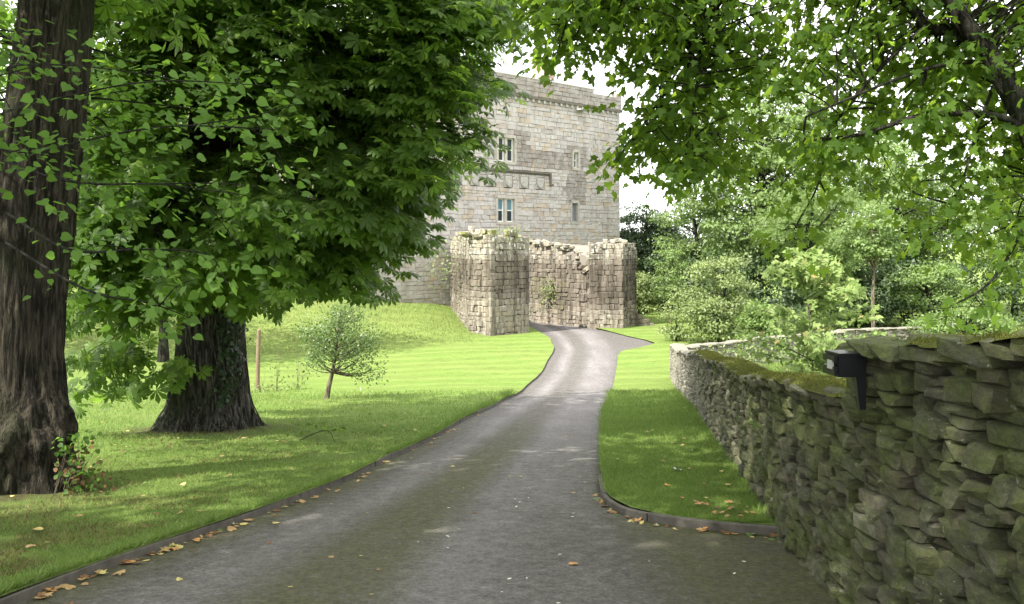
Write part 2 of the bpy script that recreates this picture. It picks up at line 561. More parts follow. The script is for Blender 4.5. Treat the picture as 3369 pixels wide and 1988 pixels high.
def road_attr(x, y):
    l = Ledge(y)
    r = np.interp(y, ys, mainR)
    a = (x - l) / (r - l)
    return {'across': np.clip(a, 0, 1), 'near': 1 - sstep(y, 10, 24) * .85, 'mossy': sstep(a, 1.0, 1.12) * (1 - sstep(y, 9, 12)) * .8}


drive = sheet('driveway', xs, ys, lambda x, y: P(y) + .012 * np.sin(np.pi * np.clip((x - Ledge(y)) / 3.3, 0, 1)) + .004 * fbm(x * 1.3, y * 1.3, 0, 2), M['road'], extra=road_attr)
tag(drive, 'worn grey asphalt drive curving down to the ruined gate', 'drive')


def lawn_attr(x, y):
    hgt = sstep(y, 46.5, 49.5) * sstep(-x, 1.0, 3.2) + sstep(y, 41, 44) * sstep(-x, 5, 8)
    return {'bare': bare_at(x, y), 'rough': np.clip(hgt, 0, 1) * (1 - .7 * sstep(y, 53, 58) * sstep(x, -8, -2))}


d = np.concatenate([np.linspace(0, 1, 6)[:-1] * 1.0, 1 + np.arange(0, 9, .22), 10 + np.arange(0, 6, .8), 16 + np.linspace(0, 1, 12) ** 1.5 * 70])
lawn_l = sheet('left_lawn', Lr - d[::-1][None], ys, G, M['lawn'], extra=lawn_attr)
tag(lawn_l, 'mown lawn left of the drive rising to a rough grass bank', 'lawn')
ysr = ys[ys >= 7.6]
d2 = np.concatenate([np.linspace(0, 6, 26), 6 + np.linspace(0, 1, 14)[1:] ** 1.6 * 75])
lawn_r = sheet('right_lawn', Redge(ysr)[:, None] + d2[None], ysr, G, M['lawn'], extra=lawn_attr)
tag(lawn_r, 'mown grass right of the drive and around the walled garden', 'lawn')
gx = np.linspace(-1, 1, 41)
gx = np.sign(gx) * np.abs(gx) ** 2.2 * 900
gyy = np.concatenate([-np.linspace(1, .02, 14) ** 2 * 700, np.linspace(0, 70, 36), 70 + np.linspace(.02, 1, 16) ** 2 * 1200])
ground = sheet('ground', np.broadcast_to(gx[None], (len(gyy), len(gx))).copy(), gyy, lambda x, y: np.where((np.abs(x) < 60) & (y > -14) & (y < 66), P(y) - .9, G(x, y) - .35), M['lawn'], extra=lambda x, y: {'bare': x * 0, 'rough': x * 0 + .4})
tag(ground, 'grassy ground running out beyond the trees', 'ground')


# timber edging: boards end to end
def edging(name, pts, label, seg, half=.017, lift=0.0):
    rt = root(name, (float(pts[0][0]), float(pts[0][1]), float(P(pts[0][1]))), label, 'edging')
    q = smooth_path(pts, 400)
    s = np.concatenate([[0], np.cumsum(np.linalg.norm(np.diff(q, axis=0), axis=1))])
    n = max(1, int(s[-1] / seg))
    for k in range(n):
        u = np.linspace(k * s[-1] / n, (k + 1) * s[-1] / n - .015, 9)
        c = np.stack([np.interp(u, s, q[:, 0]), np.interp(u, s, q[:, 1])], 1)
        tg = np.gradient(c, axis=0)
        tg /= np.linalg.norm(tg, axis=1)[:, None]
        nn = np.stack([-tg[:, 1], tg[:, 0]], 1) * half
        w = rnd.uniform(-.03, .03)
        nn = nn + 0
        top = P(c[:, 1]) + .066 + lift + rnd.uniform(-.012, .012) + .006 * np.sin(u * 2.1)
        bot = P(c[:, 1]) - .06
        V, off = [], np.stack([nn[:, 0] * 0 + w * .4, nn[:, 0] * 0], 1)
        for sgn, zz in ((1, bot), (1, top - .006), (.7, top), (-.7, top), (-1, top - .006), (-1, bot)):
            V.append(np.column_stack([c + nn * sgn + off, zz]))
        V = np.stack(V, 1)
        m = len(c)
        i = (np.arange(m - 1)[:, None] * 6 + np.arange(6)[None])
        j = (np.arange(m - 1)[:, None] * 6 + (np.arange(6)[None] + 1) % 6)
        F = np.stack([i, j, j + 6, i + 6], -1).reshape(-1, 4)
        mb = MB().add(V.reshape(-1, 3), [F, np.array([[0, 1, 2, 3, 4, 5], [6 * m - 1, 6 * m - 2, 6 * m - 3, 6 * m - 4, 6 * m - 5, 6 * m - 6]])])
        mb.build('board', M['timber'], rt)
    return rt


yy = np.concatenate([np.arange(3.0, 48, .8)])
edging('lawn_edging', np.stack([Ledge(yy) - .02, yy], 1), 'long thin timber edging between the drive and the left lawn', 2.2)
edging('lawn_edging', np.array([(2.28, 7.60), (1.84, 7.75), (1.4, 8.06), (1.10, 8.46), (.985, 9.0), (.97, 9.6), (1.03, 10.6)]), 'short curved timber edging at the near corner of the right lawn', 1.0, .028, .014)

# ------------------------------------------------------------------ stones: templates and laying
def hull(points):
    bm = bmesh.new()
    for p in points: bm.verts.new(p)
    r = bmesh.ops.convex_hull(bm, input=bm.verts)
    bmesh.ops.delete(bm, geom=[g for g in set(r['geom_interior'] + r['geom_unused']) if isinstance(g, bmesh.types.BMVert)], context='VERTS')
    bmesh.ops.triangulate(bm, faces=bm.faces)
    bm.verts.index_update()
    V = np.array([v.co[:] for v in bm.verts])
    F = np.array([[v.index for v in f.verts] for f in bm.faces])
    bm.free()
    return V, F


def rough_stone(r, ch=.16, jit=.10):
    pts = []
    for sx in (-1, 1):
        for sy in (-1, 1):
            for sz in (-1, 1):
                c = np.array([sx, sy, sz]) * .5
                j = np.array([r.uniform(-jit, jit) for _ in range(3)])
                for a in range(3):
                    q = c.copy() + j
                    for b in range(3):
                        if b != a: q[b] -= np.sign(c[b]) * r.uniform(.3, 1.3) * ch
                    pts.append(q)
    return hull(pts)


def cut_block(r, b=.07, jit=.05):
    """squared block: x along wall, y outwards (front at -y), z up; worn arrises"""
    o = np.array([[-.5, .5, -.5], [.5, .5, -.5], [.5, .5, .5], [-.5, .5, .5],
                  [-.5, -.38, -.5], [.5, -.38, -.5], [.5, -.38, .5], [-.5, -.38, .5],
                  [-.5 + b * .5, -.5, -.5 + b], [.5 - b * .5, -.5, -.5 + b], [.5 - b * .5, -.5, .5 - b], [-.5 + b * .5, -.5, .5 - b]])
    o[8:] += np.array([[r.uniform(-jit, jit), r.uniform(-.05, .05), r.uniform(-jit, jit) * 2] for _ in range(4)])
    o[4:8] += np.array([[r.uniform(-jit, jit) * .4, 0, r.uniform(-jit, jit)] for _ in range(4)])
    F = [[0, 1, 5, 4], [1, 2, 6, 5], [2, 3, 7, 6], [3, 0, 4, 7], [4, 5, 9, 8], [5, 6, 10, 9], [6, 7, 11, 10], [7, 4, 8, 11], [8, 9, 10, 11]]
    F = np.array(F)[:, ::-1]
    return o, F


ROUGH = [rough_stone(rnd, rnd.uniform(.09, .22), .08) for _ in range(18)]
BLOCK = [cut_block(rnd) for _ in range(8)]


def frame(ux, uy, size, pos, rot=0.0, yaw=0.0):
    """4x4 for a stone: ux = 2-D direction along wall, outward normal is right of it (uy)"""
    A = np.eye(4)
    x = np.array([ux[0], ux[1], 0.0])
    y = np.array([-uy[0], -uy[1], 0.0])
    z = np.array([0, 0, 1.0])
    if rot:
        x, z = x * math.cos(rot) + z * math.sin(rot), z * math.cos(rot) - x * math.sin(rot)
    if yaw:
        x, y = x * math.cos(yaw) + y * math.sin(yaw), y * math.cos(yaw) - x * math.sin(yaw)
    A[:3, 0], A[:3, 1], A[:3, 2] = x * size[0], y * size[1], z * size[2]
    A[:3, 3] = pos
    return A


def lay(parent, name, mats, T, mat, limit=300, rest='rubble_fill', extra=None, smooth=False):
    """the largest-looking stones become objects, the rest one part; extra(pos)->dict of attrs"""
    mats = [np.asarray(m) for m in mats]
    if not mats: return
    sc = []
    for m in mats:
        p = m[:3, 3] - np.array([0, 0, 1.6])
        dpt = max(p[1], .5)
        vis = abs(p[0] / dpt) < .62 and -.45 < p[2] / dpt < .32 and p[1] > 1
        sc.append((np.linalg.norm(m[:3, 0]) * np.linalg.norm(m[:3, 2])) / dpt ** 2 * (1 if vis else 1e-3))
    order = np.argsort(-np.array(sc))
    me = []
    for V, F in T:
        at = {'rnd': np.zeros(len(V))}
        me.append(mesh(name, V, F, mat, smooth, at))
    inv = {}
    for k in order[:limit]:
        ti = int(R.integers(len(T)))
        if extra is None:
            md = me[ti]
        else:
            e = extra(mats[k][:3, 3])
            key = (ti,) + tuple(round(float(v) * 4) for v in e.values())
            if key not in inv:
                V, F = T[ti]
                inv[key] = mesh(name, V, F, mat, smooth, {n: np.full(len(V), round(float(v) * 4) / 4) for n, v in e.items()})
            md = inv[key]
        obj(name, md, parent, Matrix(mats[k].tolist()))
    rest_i = order[limit:]
    if len(rest_i):
        Vs, Fs, rv, ex, n = [], {}, [], {}, 0
        for k in rest_i:
            V, F = T[int(R.integers(len(T)))]
            W = V @ mats[k][:3, :3].T + mats[k][:3, 3]
            Vs.append(W)
            Fs.setdefault(F.shape[1], []).append(F + n)
            n += len(V)
            rv.append(np.full(len(V), R.random()))
            if extra:
                for a, v in extra(mats[k][:3, 3]).items():
                    ex.setdefault(a, []).append(np.full(len(V), float(v)))
        at = {'rnd': np.concatenate(rv)}
        at.update({a: np.concatenate(v) for a, v in ex.items()})
        o = part(rest, np.concatenate(Vs), [np.concatenate(f) for f in Fs.values()], mat, parent, smooth, at)
        tag(o, kind='stuff')


def courses(o2, ux, uy, u0, u1, zb, zt, hr, wr, depth, proud=.015, holes=(), gap=.012, ragged=.15):
    """squared masonry on a vertical plane: o2 + u*ux; zb(u), zt(u) bounds. returns matrices"""
    out = []
    us = np.linspace(u0, u1, 30)
    z = min(float(zb(u)) for u in us)
    ztop = max(float(zt(u)) for u in us)
    while z < ztop:
        h = rnd.uniform(*hr)
        u = u0 - rnd.uniform(0, wr[0])
        while u < u1:
            w = rnd.uniform(*wr) * (1.0 if rnd.random() < .85 else .6)
            a, b = max(u, u0), min(u + w, u1)
            u += w
            if b - a < .09: continue
            um = (a + b) / 2
            if z + h < zb(um) - .05 or z + h * .55 > zt(um) + rnd.uniform(-ragged, ragged): continue
            rects = [(a, b, z, z + h)]
            for (ha, hb, hz0, hz1) in holes:
                nr = []
                for (p, q, r0, r1) in rects:
                    if q <= ha or p >= hb or r1 <= hz0 or r0 >= hz1:
                        nr.append((p, q, r0, r1)); continue
                    if p < ha: nr.append((p, ha, r0, r1))
                    if q > hb: nr.append((hb, q, r0, r1))
                    pa, qa = max(p, ha), min(q, hb)
                    if r0 < hz0: nr.append((pa, qa, r0, hz0))
                    if r1 > hz1: nr.append((pa, qa, hz1, r1))
                rects = nr
            for (p, q, r0, r1) in rects:
                if q - p < .05 or r1 - r0 < .05: continue
                c = np.array(o2) + (p + q) / 2 * np.array(ux)
                pr = rnd.uniform(-proud, proud)
                c = c + np.array(uy) * (pr - depth / 2)
                out.append(frame(ux, uy, (q - p - gap, depth, r1 - r0 - gap), (c[0], c[1], (r0 + r1) / 2), rnd.gauss(0, .012), rnd.gauss(0, .02)))
        z += h
    return out


def patchwork(u0, u1, v0, v1, r, big, small):
    """random rubble: split a rectangle into stones"""
    st, out = [(u0, u1, v0, v1)], []
    while st:
        a, b, c, d = st.pop()
        w, h = b - a, d - c
        tw, th = r.uniform(*big), r.uniform(*small)
        if h > th * 1.5:
            f = r.uniform(.3, .7)
            if w > 3.2 * h and r.random() < .8:
                m = a + w * f; st += [(a, m, c, d), (m, b, c, d)]
            else:
                m = c + h * f; st += [(a, b, c, m), (a, b, m, d)]
        elif w > tw * 1.5:
            m = a + w * r.uniform(.3, .7); st += [(a, m, c, d), (m, b, c, d)]
        else:
            out.append((a, b, c, d))
    return out


# ------------------------------------------------------------------ the tower
TR = np.array([9.0, 75.0])
TU = np.array([-.7218, -.6921])                       # along the front, from the right corner to the left
TN = np.array([.6921, -.7218])                        # outwards
TL = 27.0
tower = root('castle_tower', (9.0, 75.0, -3.7), 'tall pale sandstone castle tower with carved shields and white sash windows', 'castle')


def tp(u, z, out=0.0):
    c = TR + u * TU + out * TN
    return np.array([c[0], c[1], z])


def tbox(mb, u0, u1, z0, z1, o0, o1):
    v = [tp(u, z, o) for u in (u0, u1) for o in (o0, o1) for z in (z0, z1)]
    mb.add(np.array(v), np.array([[0, 1, 3, 2], [4, 6, 7, 5], [0, 4, 5, 1], [2, 3, 7, 6], [0, 2, 6, 4], [1, 5, 7, 3]]))
    return mb


tbox(MB(), .12, TL - .1, -5, 13.3, -12, -.36).build('wall_core', M['mortar'], tower)
WIN = [(12.2, 13.88, 3.15, 4.86), (12.2, 13.82, 7.6, 9.33), (5.16, 5.68, 7.55, 8.78), (5.22, 5.9, 3.3, 4.75), (19.6, 21.2, 7.6, 9.3)]
SH = [(15.76, 16.46), (14.15, 14.99), (12.42, 13.23), (10.76, 11.66), (9.07, 9.91), (17.4, 18.2)]
holes = [(a - .02, b + .02, c - .02, d + .02) for a, b, c, d in WIN] + [(a - .04, b + .04, 5.68, 6.56) for a, b in SH] + [(8.5, 18.5, 6.76, 6.99)]
bl = courses(TR, TU, TN, 0.0, TL, lambda u: -5 if u < 17 else -3.6, lambda u: 12.45, (.2, .40), (.32, 1.0), .42, .02, holes, .006, 0)
# right-hand flank of the tower (seen at a sharp angle from a step aside)
bl += courses(TR, -TN, -TU, .3, 8, lambda u: -1, lambda u: 12.45, (.27, .37), (.42, .95), .30, .012, (), .016, 0)


def stain(p):
    u = (p[:2] - TR) @ TU
    z = p[2]
    s = 0.0
    if 4.2 < u < 6.6 and 4.5 < z < 9.4: s = .75
    if 6.0 < u < 12 and 7.3 < z < 8.5: s = .8
    if 10.7 < u < 12.2 and 8.3 < z < 10.1: s = .85
    if 3 < u < 16 and 12.2 < z: s = .5
    if z > 11.9: s = max(s, .35)
    return {'stain': s}


lay(tower, 'stone', bl, BLOCK, M['ashlar'], 300, 'ashlar_fill', stain)
# parapet: projecting course on corbels, then coping
corn = tbox(MB(), -.12, TL, 12.45, 12.66, -.5, .16)
corn.build('cornice', M['grime'], tower)
for k in range(34):
    u = .3 + k * .62
    tbox(MB(), u, u + .22, 12.22, 12.45, -.1, .11).build('corbel', M['darkst'], tower)
pb = courses(TR + TN * .1, TU, TN, -.1, TL, lambda u: 12.67, lambda u: 13.98 if u < .95 else (13.62 if u < 3.2 else 13.95), (.3, .36), (.5, 1.0), .32, .012, (), .014, 0)
pc = tbox(tbox(MB(), .0, .9, 12.67, 13.9, -.45, -.1), .9, TL, 12.67, 13.4, -.45, -.1)
pc.build('parapet_core', M['mortar'], tower)
par = obj('parapet', mesh('parapet', *[(np.concatenate([tp(a, 13.96, .14)[None], tp(b, 13.96, .14)[None], tp(b, 13.96, -.5)[None], tp(a, 13.96, -.5)[None], tp(a, 14.06, .12)[None], tp(b, 14.06, .12)[None], tp(b, 14.06, -.48)[None], tp(a, 14.06, -.48)[None]])) for a, b in [(3.2, TL)]], np.array([[0, 3, 2, 1], [4, 5, 6, 7], [0, 1, 5, 4], [1, 2, 6, 5], [2, 3, 7, 6], [3, 0, 4, 7]]), M['darkst']), tower)
lay(par, 'stone', pb, BLOCK, M['ashlar'], 90, 'parapet_fill', lambda p: {'stain': .7})
# string course with a hood end, shields
s0 = tbox(MB(), 8.52, 18.5, 6.86, 6.98, -.1, .16)
tbox(s0, 8.52, 18.5, 6.77, 6.86, -.1, .08)
tbox(s0, 8.34, 8.52, 6.02, 6.98, -.1, .12)
tbox(s0, 8.1, 8.34, 6.02, 6.14, -.1, .12)
s0.build('string_course', M['grime'], tower)
for i, (a, b) in enumerate(SH):
    c, w, zt_, zb_ = (a + b) / 2, (b - a) / 2, 6.54, 5.72
    tbox(MB(), a, b, 5.7, 6.55, -.2, -.03).build('shield_panel', M['darkst'], tower)
    ol = [(-w, zt_ - .03), (w, zt_ - .03), (w, zt_ - .42), (w * .8, zt_ - .62), (w * .4, zt_ - .76), (0, zb_ + .02), (-w * .4, zt_ - .76), (-w * .8, zt_ - .62), (-w, zt_ - .42)]
    ol = [(x * .86, z) for x, z in ol]
    n = len(ol)
    V = [tp(c + x, z, -.04) for x, z in ol] + [tp(c + x, z, .05) for x, z in ol] + [tp(c + x * .8, zb_ + .42 + (z - zb_ - .42) * .8, .085) for x, z in ol] + [tp(c, 6.2, .07)]
    F4 = [[k, (k + 1) % n, n + (k + 1) % n, n + k] for k in range(n)] + [[n + k, n + (k + 1) % n, 2 * n + (k + 1) % n, 2 * n + k] for k in range(n)]
    F3 = [[2 * n + k, 2 * n + (k + 1) % n, 3 * n] for k in range(n)]
    MB().add(np.array(V), [np.array(F4), np.array(F3)]).build('carved_shield', M['darkst'], tower)
# windows
for k, (a, b, c, d) in enumerate(WIN):
    w = tbox(MB(), a - .1, b + .1, d, d + .22, -.34, .03)
    tbox(w, a - .14, b + .14, c - .2, c, -.34, .05)
    tbox(w, a - .2, a, c, d, -.34, .02)
    tbox(w, b, b + .2, c, d, -.34, .02)
    wi = w.build('window', M['sandst'] if k != 3 else M['darkst'], tower)
    lights = [(a + .02, (a + b) / 2 - .13), ((a + b) / 2 + .13, b - .02)] if b - a > 1 else [(a + .02, b - .02)]
    if len(lights) == 2:
        tbox(MB(), (a + b) / 2 - .13, (a + b) / 2 + .13, c, d, -.34, -.06).build('mullion', M['sandst'], wi)
    for (p, q) in lights:
        fm = MB()
        t_ = .075
        mid = (c + d) / 2
        for r in ((p, p + t_, c, d), (q - t_, q, c, d), (p, q, c, c + t_), (p, q, d - t_, d), (p, q, mid - .035, mid + .035)):
            tbox(fm, r[0], r[1], r[2], r[3], -.30, -.20 - .004 * (r[1] - r[0] > .2))
        fm.build('sash_frame', M['white'] if k != 3 else M['lead'], wi)
        tbox(MB(), p + t_, q - t_, c + t_, mid - .03, -.275, -.26).build('pane', M['glass'] if k != 3 else M['lead'], wi)
        tbox(MB(), p + t_, q - t_, mid + .03, d - t_, -.275, -.26).build('pane', M['tint'] if k == 0 else (M['glass'] if k != 3 else M['lead']), wi)
# floodlight-like spout below the parapet, chimney gable behind the parapet
sp = tbox(MB(), 4.75, 5.5, 12.1, 12.2, .0, .55)
tbox(sp, 4.6, 4.85, 12.05, 12.3, .35, .65)
sp.build('lead_spout', M['greyplate'], tower)
ch = tbox(MB(), 4.3, 5.6, 13.0, 16.4, -4.6, -3.4)
tbox(ch, 4.2, 5.7, 16.4, 16.6, -4.7, -3.3)
ch.build('chimney', M['ochre'], tower)
gb = MB()
gv = [tp(3.0, 13.1, -2.9), tp(7.6, 13.1, -2.9), tp(7.6, 13.1, -9), tp(3.0, 13.1, -9), tp(5.2, 15.0, -2.9), tp(5.2, 15.0, -9)]
gb.add(np.array(gv), [np.array([[0, 3, 5, 4], [1, 4, 5, 2]]), np.array([[0, 4, 1], [3, 2, 5]])]).build('roof', M['slate'], tower)

# ------------------------------------------------------------------ ruined gate
def face(o2, ux, uy, width, zb, zt, depth=.34, hr=(.2, .40), wr=(.2, .62), proud=.045, ragged=.3, holes=()):
    return courses(o2, np.array(ux), np.array(uy), 0, width, zb, zt, hr, wr, depth, proud, holes, .010, ragged)


def unit(v):
    v = np.array(v, float)
    return v / np.linalg.norm(v)


def core(mb, pts, z0, z1):
    pts = np.array(pts)
    n = len(pts)
    V = np.vstack([np.column_stack([pts, np.full(n, z0)]), np.column_stack([pts, np.broadcast_to(z1, n)])])
    F = np.array([[k, (k + 1) % n, n + (k + 1) % n, n + k] for k in range(n)])
    mb.add(V, [F, np.array([list(range(n, 2 * n))])])
    return mb


A, B, C = np.array([-1.2, 51.0]), np.array([1.02, 53.25]), np.array([-2.56, 52.4])
AB, AC = unit(B - A), unit(C - A)
nAB = np.array([AB[1], -AB[0]])
nAC = np.array([-AC[1], AC[0]]) * 1.0
if nAC @ np.array([-1, -1]) < 0: nAC = -nAC
lp_top = 2.2
pier = root('gate_pier', (-1.2, 51.0, float(G(-1.2, 51.0))), 'broad ruined stone pier left of the gateway, lichen white at its top', 'ruin')
m1 = face(A, AB, nAB, np.linalg.norm(B - A), lambda u: -4.2, lambda u: lp_top - .15 * (u > 1.8) - .25 * (u > 2.6))
m1 += face(A, AC, nAC, np.linalg.norm(C - A), lambda u: -4.2, lambda u: lp_top + .1 * (u > .9))
D = np.array([-4.35, 61.7])
CD = unit(D - C)
nCD = np.array([-CD[1], CD[0]])
if nCD @ np.array([-1, -.5]) < 0: nCD = -nCD
m1 += face(C + nCD * -.12, CD, nCD, np.linalg.norm(D - C), lambda u: -4.2, lambda u: lp_top + .15 - .05 * u, hr=(.22, .36))
E2 = B + np.array([-AB[1], AB[0]]) * 3.2
m1 += face(B, unit(E2 - B), AB, 3.2, lambda u: -4.2, lambda u: lp_top - .5)
core(MB(), [A + AB * .2 + AC * .2, B - AB * .25 + AC * .2, E2 - AB * .25, D + AB * 1.0, C + AB * .35], -4.5, [1.9, 1.7, 1.4, 1.5, 1.9]).build('rubble_core', M['ruincore'], pier)


def pier_extra(p):
    u = (p[:2] - A) @ AB
    return {'lichen': float(sstep(p[2], .2, 1.4) * (1.0 if u > .2 else .45)), 'mossy': float(.9 * sstep(p[2], 1.3, 2.2) + .6 * (u < -1.4)), 'grime': float(.8 * (u > 0) * sstep(p[2], -2.2, -.8) * (1 - sstep(p[2], .3, 1.2)))}


lay(pier, 'stone', m1, BLOCK + ROUGH[:5], M['ruin'], 300, 'masonry_fill', pier_extra)


def rubble_cap(parent, pts, n, zf, spread, size, r, extra):
    ms = []
    for _ in range(n):
        f = r.random() * (len(pts) - 1)
        i = int(f)
        c = np.array(pts[i]) * (1 - f + i) + np.array(pts[i + 1]) * (f - i)
        c = c + np.array([r.uniform(-spread, spread), r.uniform(-spread, spread)])
        s = r.uniform(*size)
        a = r.uniform(0, 6.28)
        ms.append(frame((math.cos(a), math.sin(a)), (math.sin(a), -math.cos(a)), (s, s * r.uniform(.6, 1), s * r.uniform(.35, .6)), (c[0], c[1], zf(f / (len(pts) - 1)) + r.uniform(-.05, .1)), r.uniform(-.25, .25)))
    lay(parent, 'loose_stone', ms, ROUGH, M['ruin'], 60, 'loose_fill', extra)


rubble_cap(pier, [C, A + (B - A) * .15 + AC * .5, B - AB * .3 + AC * .6], 60, lambda f: 2.1 - .25 * f, .4, (.2, .42), rnd, pier_extra)

# right-hand gate wall: passage side, pier front
Q0, Q1 = np.array([4.92, 56.7]), np.array([1.15, 61.2])
qd = unit(Q1 - Q0)
qn = np.array([-qd[1], qd[0]])
if qn @ np.array([-1, -1]) < 0: qn = -qn
ql = np.linalg.norm(Q1 - Q0)
gw = root('gate_wall', (4.92, 56.7, float(G(4.92, 56.7))), 'ruined stone gate wall with a broken top right of the drive', 'ruin')


def qtop(u):
    return 1.55 if u < .35 else (np.interp(u, [.35, .5, 1.2, 1.9, 2.6, 3.2, 4.2, 6], [-.4, -.3, .1, .8, 1.2, 1.3, 1.35, 1.7]))


m2 = face(Q0, qd, qn, ql, lambda u: -4.2, qtop, proud=.05, hr=(.22, .4), ragged=.35)
Q2 = np.array([7.0, 56.35])
fd = unit(Q2 - Q0)
fn = np.array([fd[1], -fd[0]])
m2 += face(Q0 + fn * .5, fd, fn, np.linalg.norm(Q2 - Q0), lambda u: -4.2, lambda u: 1.25 + .35 * (u > .9), hr=(.28, .4), wr=(.28, .6))
m2 += face(Q0 - fn * .1, fn, -fd, .6, lambda u: -4.2, lambda u: 1.25, hr=(.28, .4), wr=(.28, .6))
sd = unit(np.array([1.2, 3.4]))
m2 += face(Q2 + fn * .45, sd, np.array([sd[1], -sd[0]]), 4.0, lambda u: -4.2, lambda u: 1.4)
core(MB(), [Q0 + fd * .25 + fn * .2, Q2 - fd * .28 + fn * .2, Q2 + sd * 3.8 - fd * .3, Q1 + np.array([3.0, 1.0]), Q1 - qn * .3], -4.5, [.7, 1.3, 1.3, 1.5, 1.5]).build('rubble_core', M['ruincore'], gw)


def gw_extra(p):
    return {'lichen': float(.7 * sstep(p[2], -.2, 1.4)), 'mossy': .35 if (1.5 < p[0] < 3.6 and -3 < p[2] < -.8) else float(.3 * sstep(p[2], .9, 1.6)), 'grime': float((1.0 if p[0] > 4.9 else .65) * sstep(p[2], -3.2, -1.9) * (1 - sstep(p[2], .2, 1.1)))}


lay(gw, 'stone', m2, BLOCK + ROUGH[:5], M['ruin'], 300, 'masonry_fill', gw_extra)
rubble_cap(gw, [Q0 + qd * .5 - qn * .3, Q0 + qd * 1.6 - qn * .2, Q0 + qd * 3.2 - qn * .3, Q1 - qn * .3], 70, lambda f: float(qtop(.5 + f * (ql - .5))) + .05, .4, (.22, .5), rnd, gw_extra)
rubble_cap(gw, [Q0 + fd * .5 - fn * .4, Q2 - fd * .2 - fn * .4], 34, lambda f: 1.45 + .25 * f, .35, (.22, .45), rnd, gw_extra)
# broken arch springer on the pier
MB().add(np.array([[4.35, 57.1, -.15], [5.0, 56.55, .35], [5.0, 56.55, .05], [4.5, 56.9, -.32], [4.45, 57.5, -.15], [5.1, 56.95, .35], [5.1, 56.95, .05], [4.6, 57.3, -.32]]), np.array([[0, 3, 2, 1], [4, 5, 6, 7], [0, 1, 5, 4], [1, 2, 6, 5], [2, 3, 7, 6], [3, 0, 4, 7]])).build('arch_springer', M['ruin'], gw)
# sloping retaining stub right of the gate wall
stub = root('retaining_wall', (7.1, 57.5, -3.7), 'low dark sloping stone stub against the right end of the gate wall', 'wall')
ms = courses(np.array([7.05, 57.2]), np.array([1., .15]), np.array([.15, -1.]), 0, 2.3, lambda u: -4.2, lambda u: -1.7 - u * 1.0, (.2, .3), (.25, .5), .3, .02, (), .02, .1)
lay(stub, 'stone', ms, BLOCK, M['ruin'], 300, 'masonry_fill', lambda p: {'lichen': 0., 'mossy': .3, 'grime': .5})

# ------------------------------------------------------------------ dry stone walls
WP = smooth_path([(1.92, -1.5), (1.95, 2), (2.02, 4.2), (2.08, 6.0), (2.25, 7.67), (2.88, 11.75), (3.6, 16.5), (4.42, 21.9), (5.25, 28), (6.1, 34.5)], 400)
WS = np.concatenate([[0], np.cumsum(np.linalg.norm(np.diff(WP, axis=0), axis=1))])


def wall_at(path, S, s):
    p = np.array([np.interp(s, S, path[:, 0]), np.interp(s, S, path[:, 1])])
    q = np.array([np.interp(s + .05, S, path[:, 0]), np.interp(s + .05, S, path[:, 1])])
    o = np.array([np.interp(s - .05, S, path[:, 0]), np.interp(s - .05, S, path[:, 1])])
    t = unit(q - o)
    return p, t, np.array([-t[1], t[0]])              # outward = left of travel


def drystone(rt, path, S, s0, s1, hf, big, small, thick, r, depth=.24, proud=.035, side=1, limit=300, batter=.06, tilt=.10):
    """rubble face on the left of the path, core, returns nothing"""
    ms = []
    L = s1 - s0
    nseg = max(1, int(L / 2.2))
    for k in range(nseg):
        a, b = s0 + L * k / nseg, s0 + L * (k + 1) / nseg
        H = max(hf(a), hf(b))
        for (u0, u1, v0, v1) in patchwork(a, b, -.12, H, r, big, small):
            um, vm = (u0 + u1) / 2, (v0 + v1) / 2
            if vm > hf(um) - .01: continue
            p, t, n = wall_at(path, S, um)
            n = n * side
            w, h = u1 - u0, min(v1, hf(um)) - v0
            dd = depth * r.uniform(.8, 1.2)
            pr = r.uniform(-proud, proud) - batter * vm
            c = p + n * (pr - dd / 2)
            yaw = r.uniform(-.10, .10)
            ms.append(frame(t, n, (w * 1.01, dd, h * 1.01), (c[0], c[1], float(P(p[1])) + vm), r.uniform(-tilt, tilt), yaw))
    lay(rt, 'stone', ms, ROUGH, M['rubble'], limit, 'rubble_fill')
    ss = np.linspace(s0, s1, 60)
    V, tops = [], []
    for s in ss:
        p, t, n = wall_at(path, S, s)
        n = n * side
        g = float(P(p[1]))
        f = p - n * .16
        bk = p - n * (thick - .05)
        V += [(*f, g - .4), (*(f - n * .06), g + hf(s) - .05), (*bk, g + hf(s) - .05), (*bk, g - .4)]
    V = np.array(V)
    i = np.arange(len(ss) - 1)[:, None] * 4
    j = np.arange(4)[None]
    F = np.stack([i + j, i + (j + 1) % 4, i + 4 + (j + 1) % 4, i + 4 + j], -1).reshape(-1, 4)
    e = len(V)
    MB().add(V, [F, np.array([[0, 1, 2, 3], [e - 1, e - 2, e - 3, e - 4]])]).build('earth_core', M['earth'], rt)


def cope(rt, path, S, s0, s1, hf, thick, r, lr=(.3, .7), h=(.05, .09), side=1, off=0.0):
    ms, s = [], s0
    while s < s1:
        w = r.uniform(*lr)
        s_ = min(s + w, s1)
        um = (s + s_) / 2
        p, t, n = wall_at(path, S, um)
        n = n * side
        hh = r.uniform(*h)
        c = p + n * (r.uniform(-.02, .05) - thick / 2 - .02 - off)
        ms.append(frame(t, n, (s_ - s + .02, thick + r.uniform(.0, .08), hh), (c[0], c[1], float(P(p[1])) + hf(um) + r.uniform(-.02, .015)), r.uniform(-.05, .05), r.uniform(-.05, .05)))
        s = s_
    lay(rt, 'cope_stone', ms, ROUGH, M['rubble'], 120, 'cope_fill')


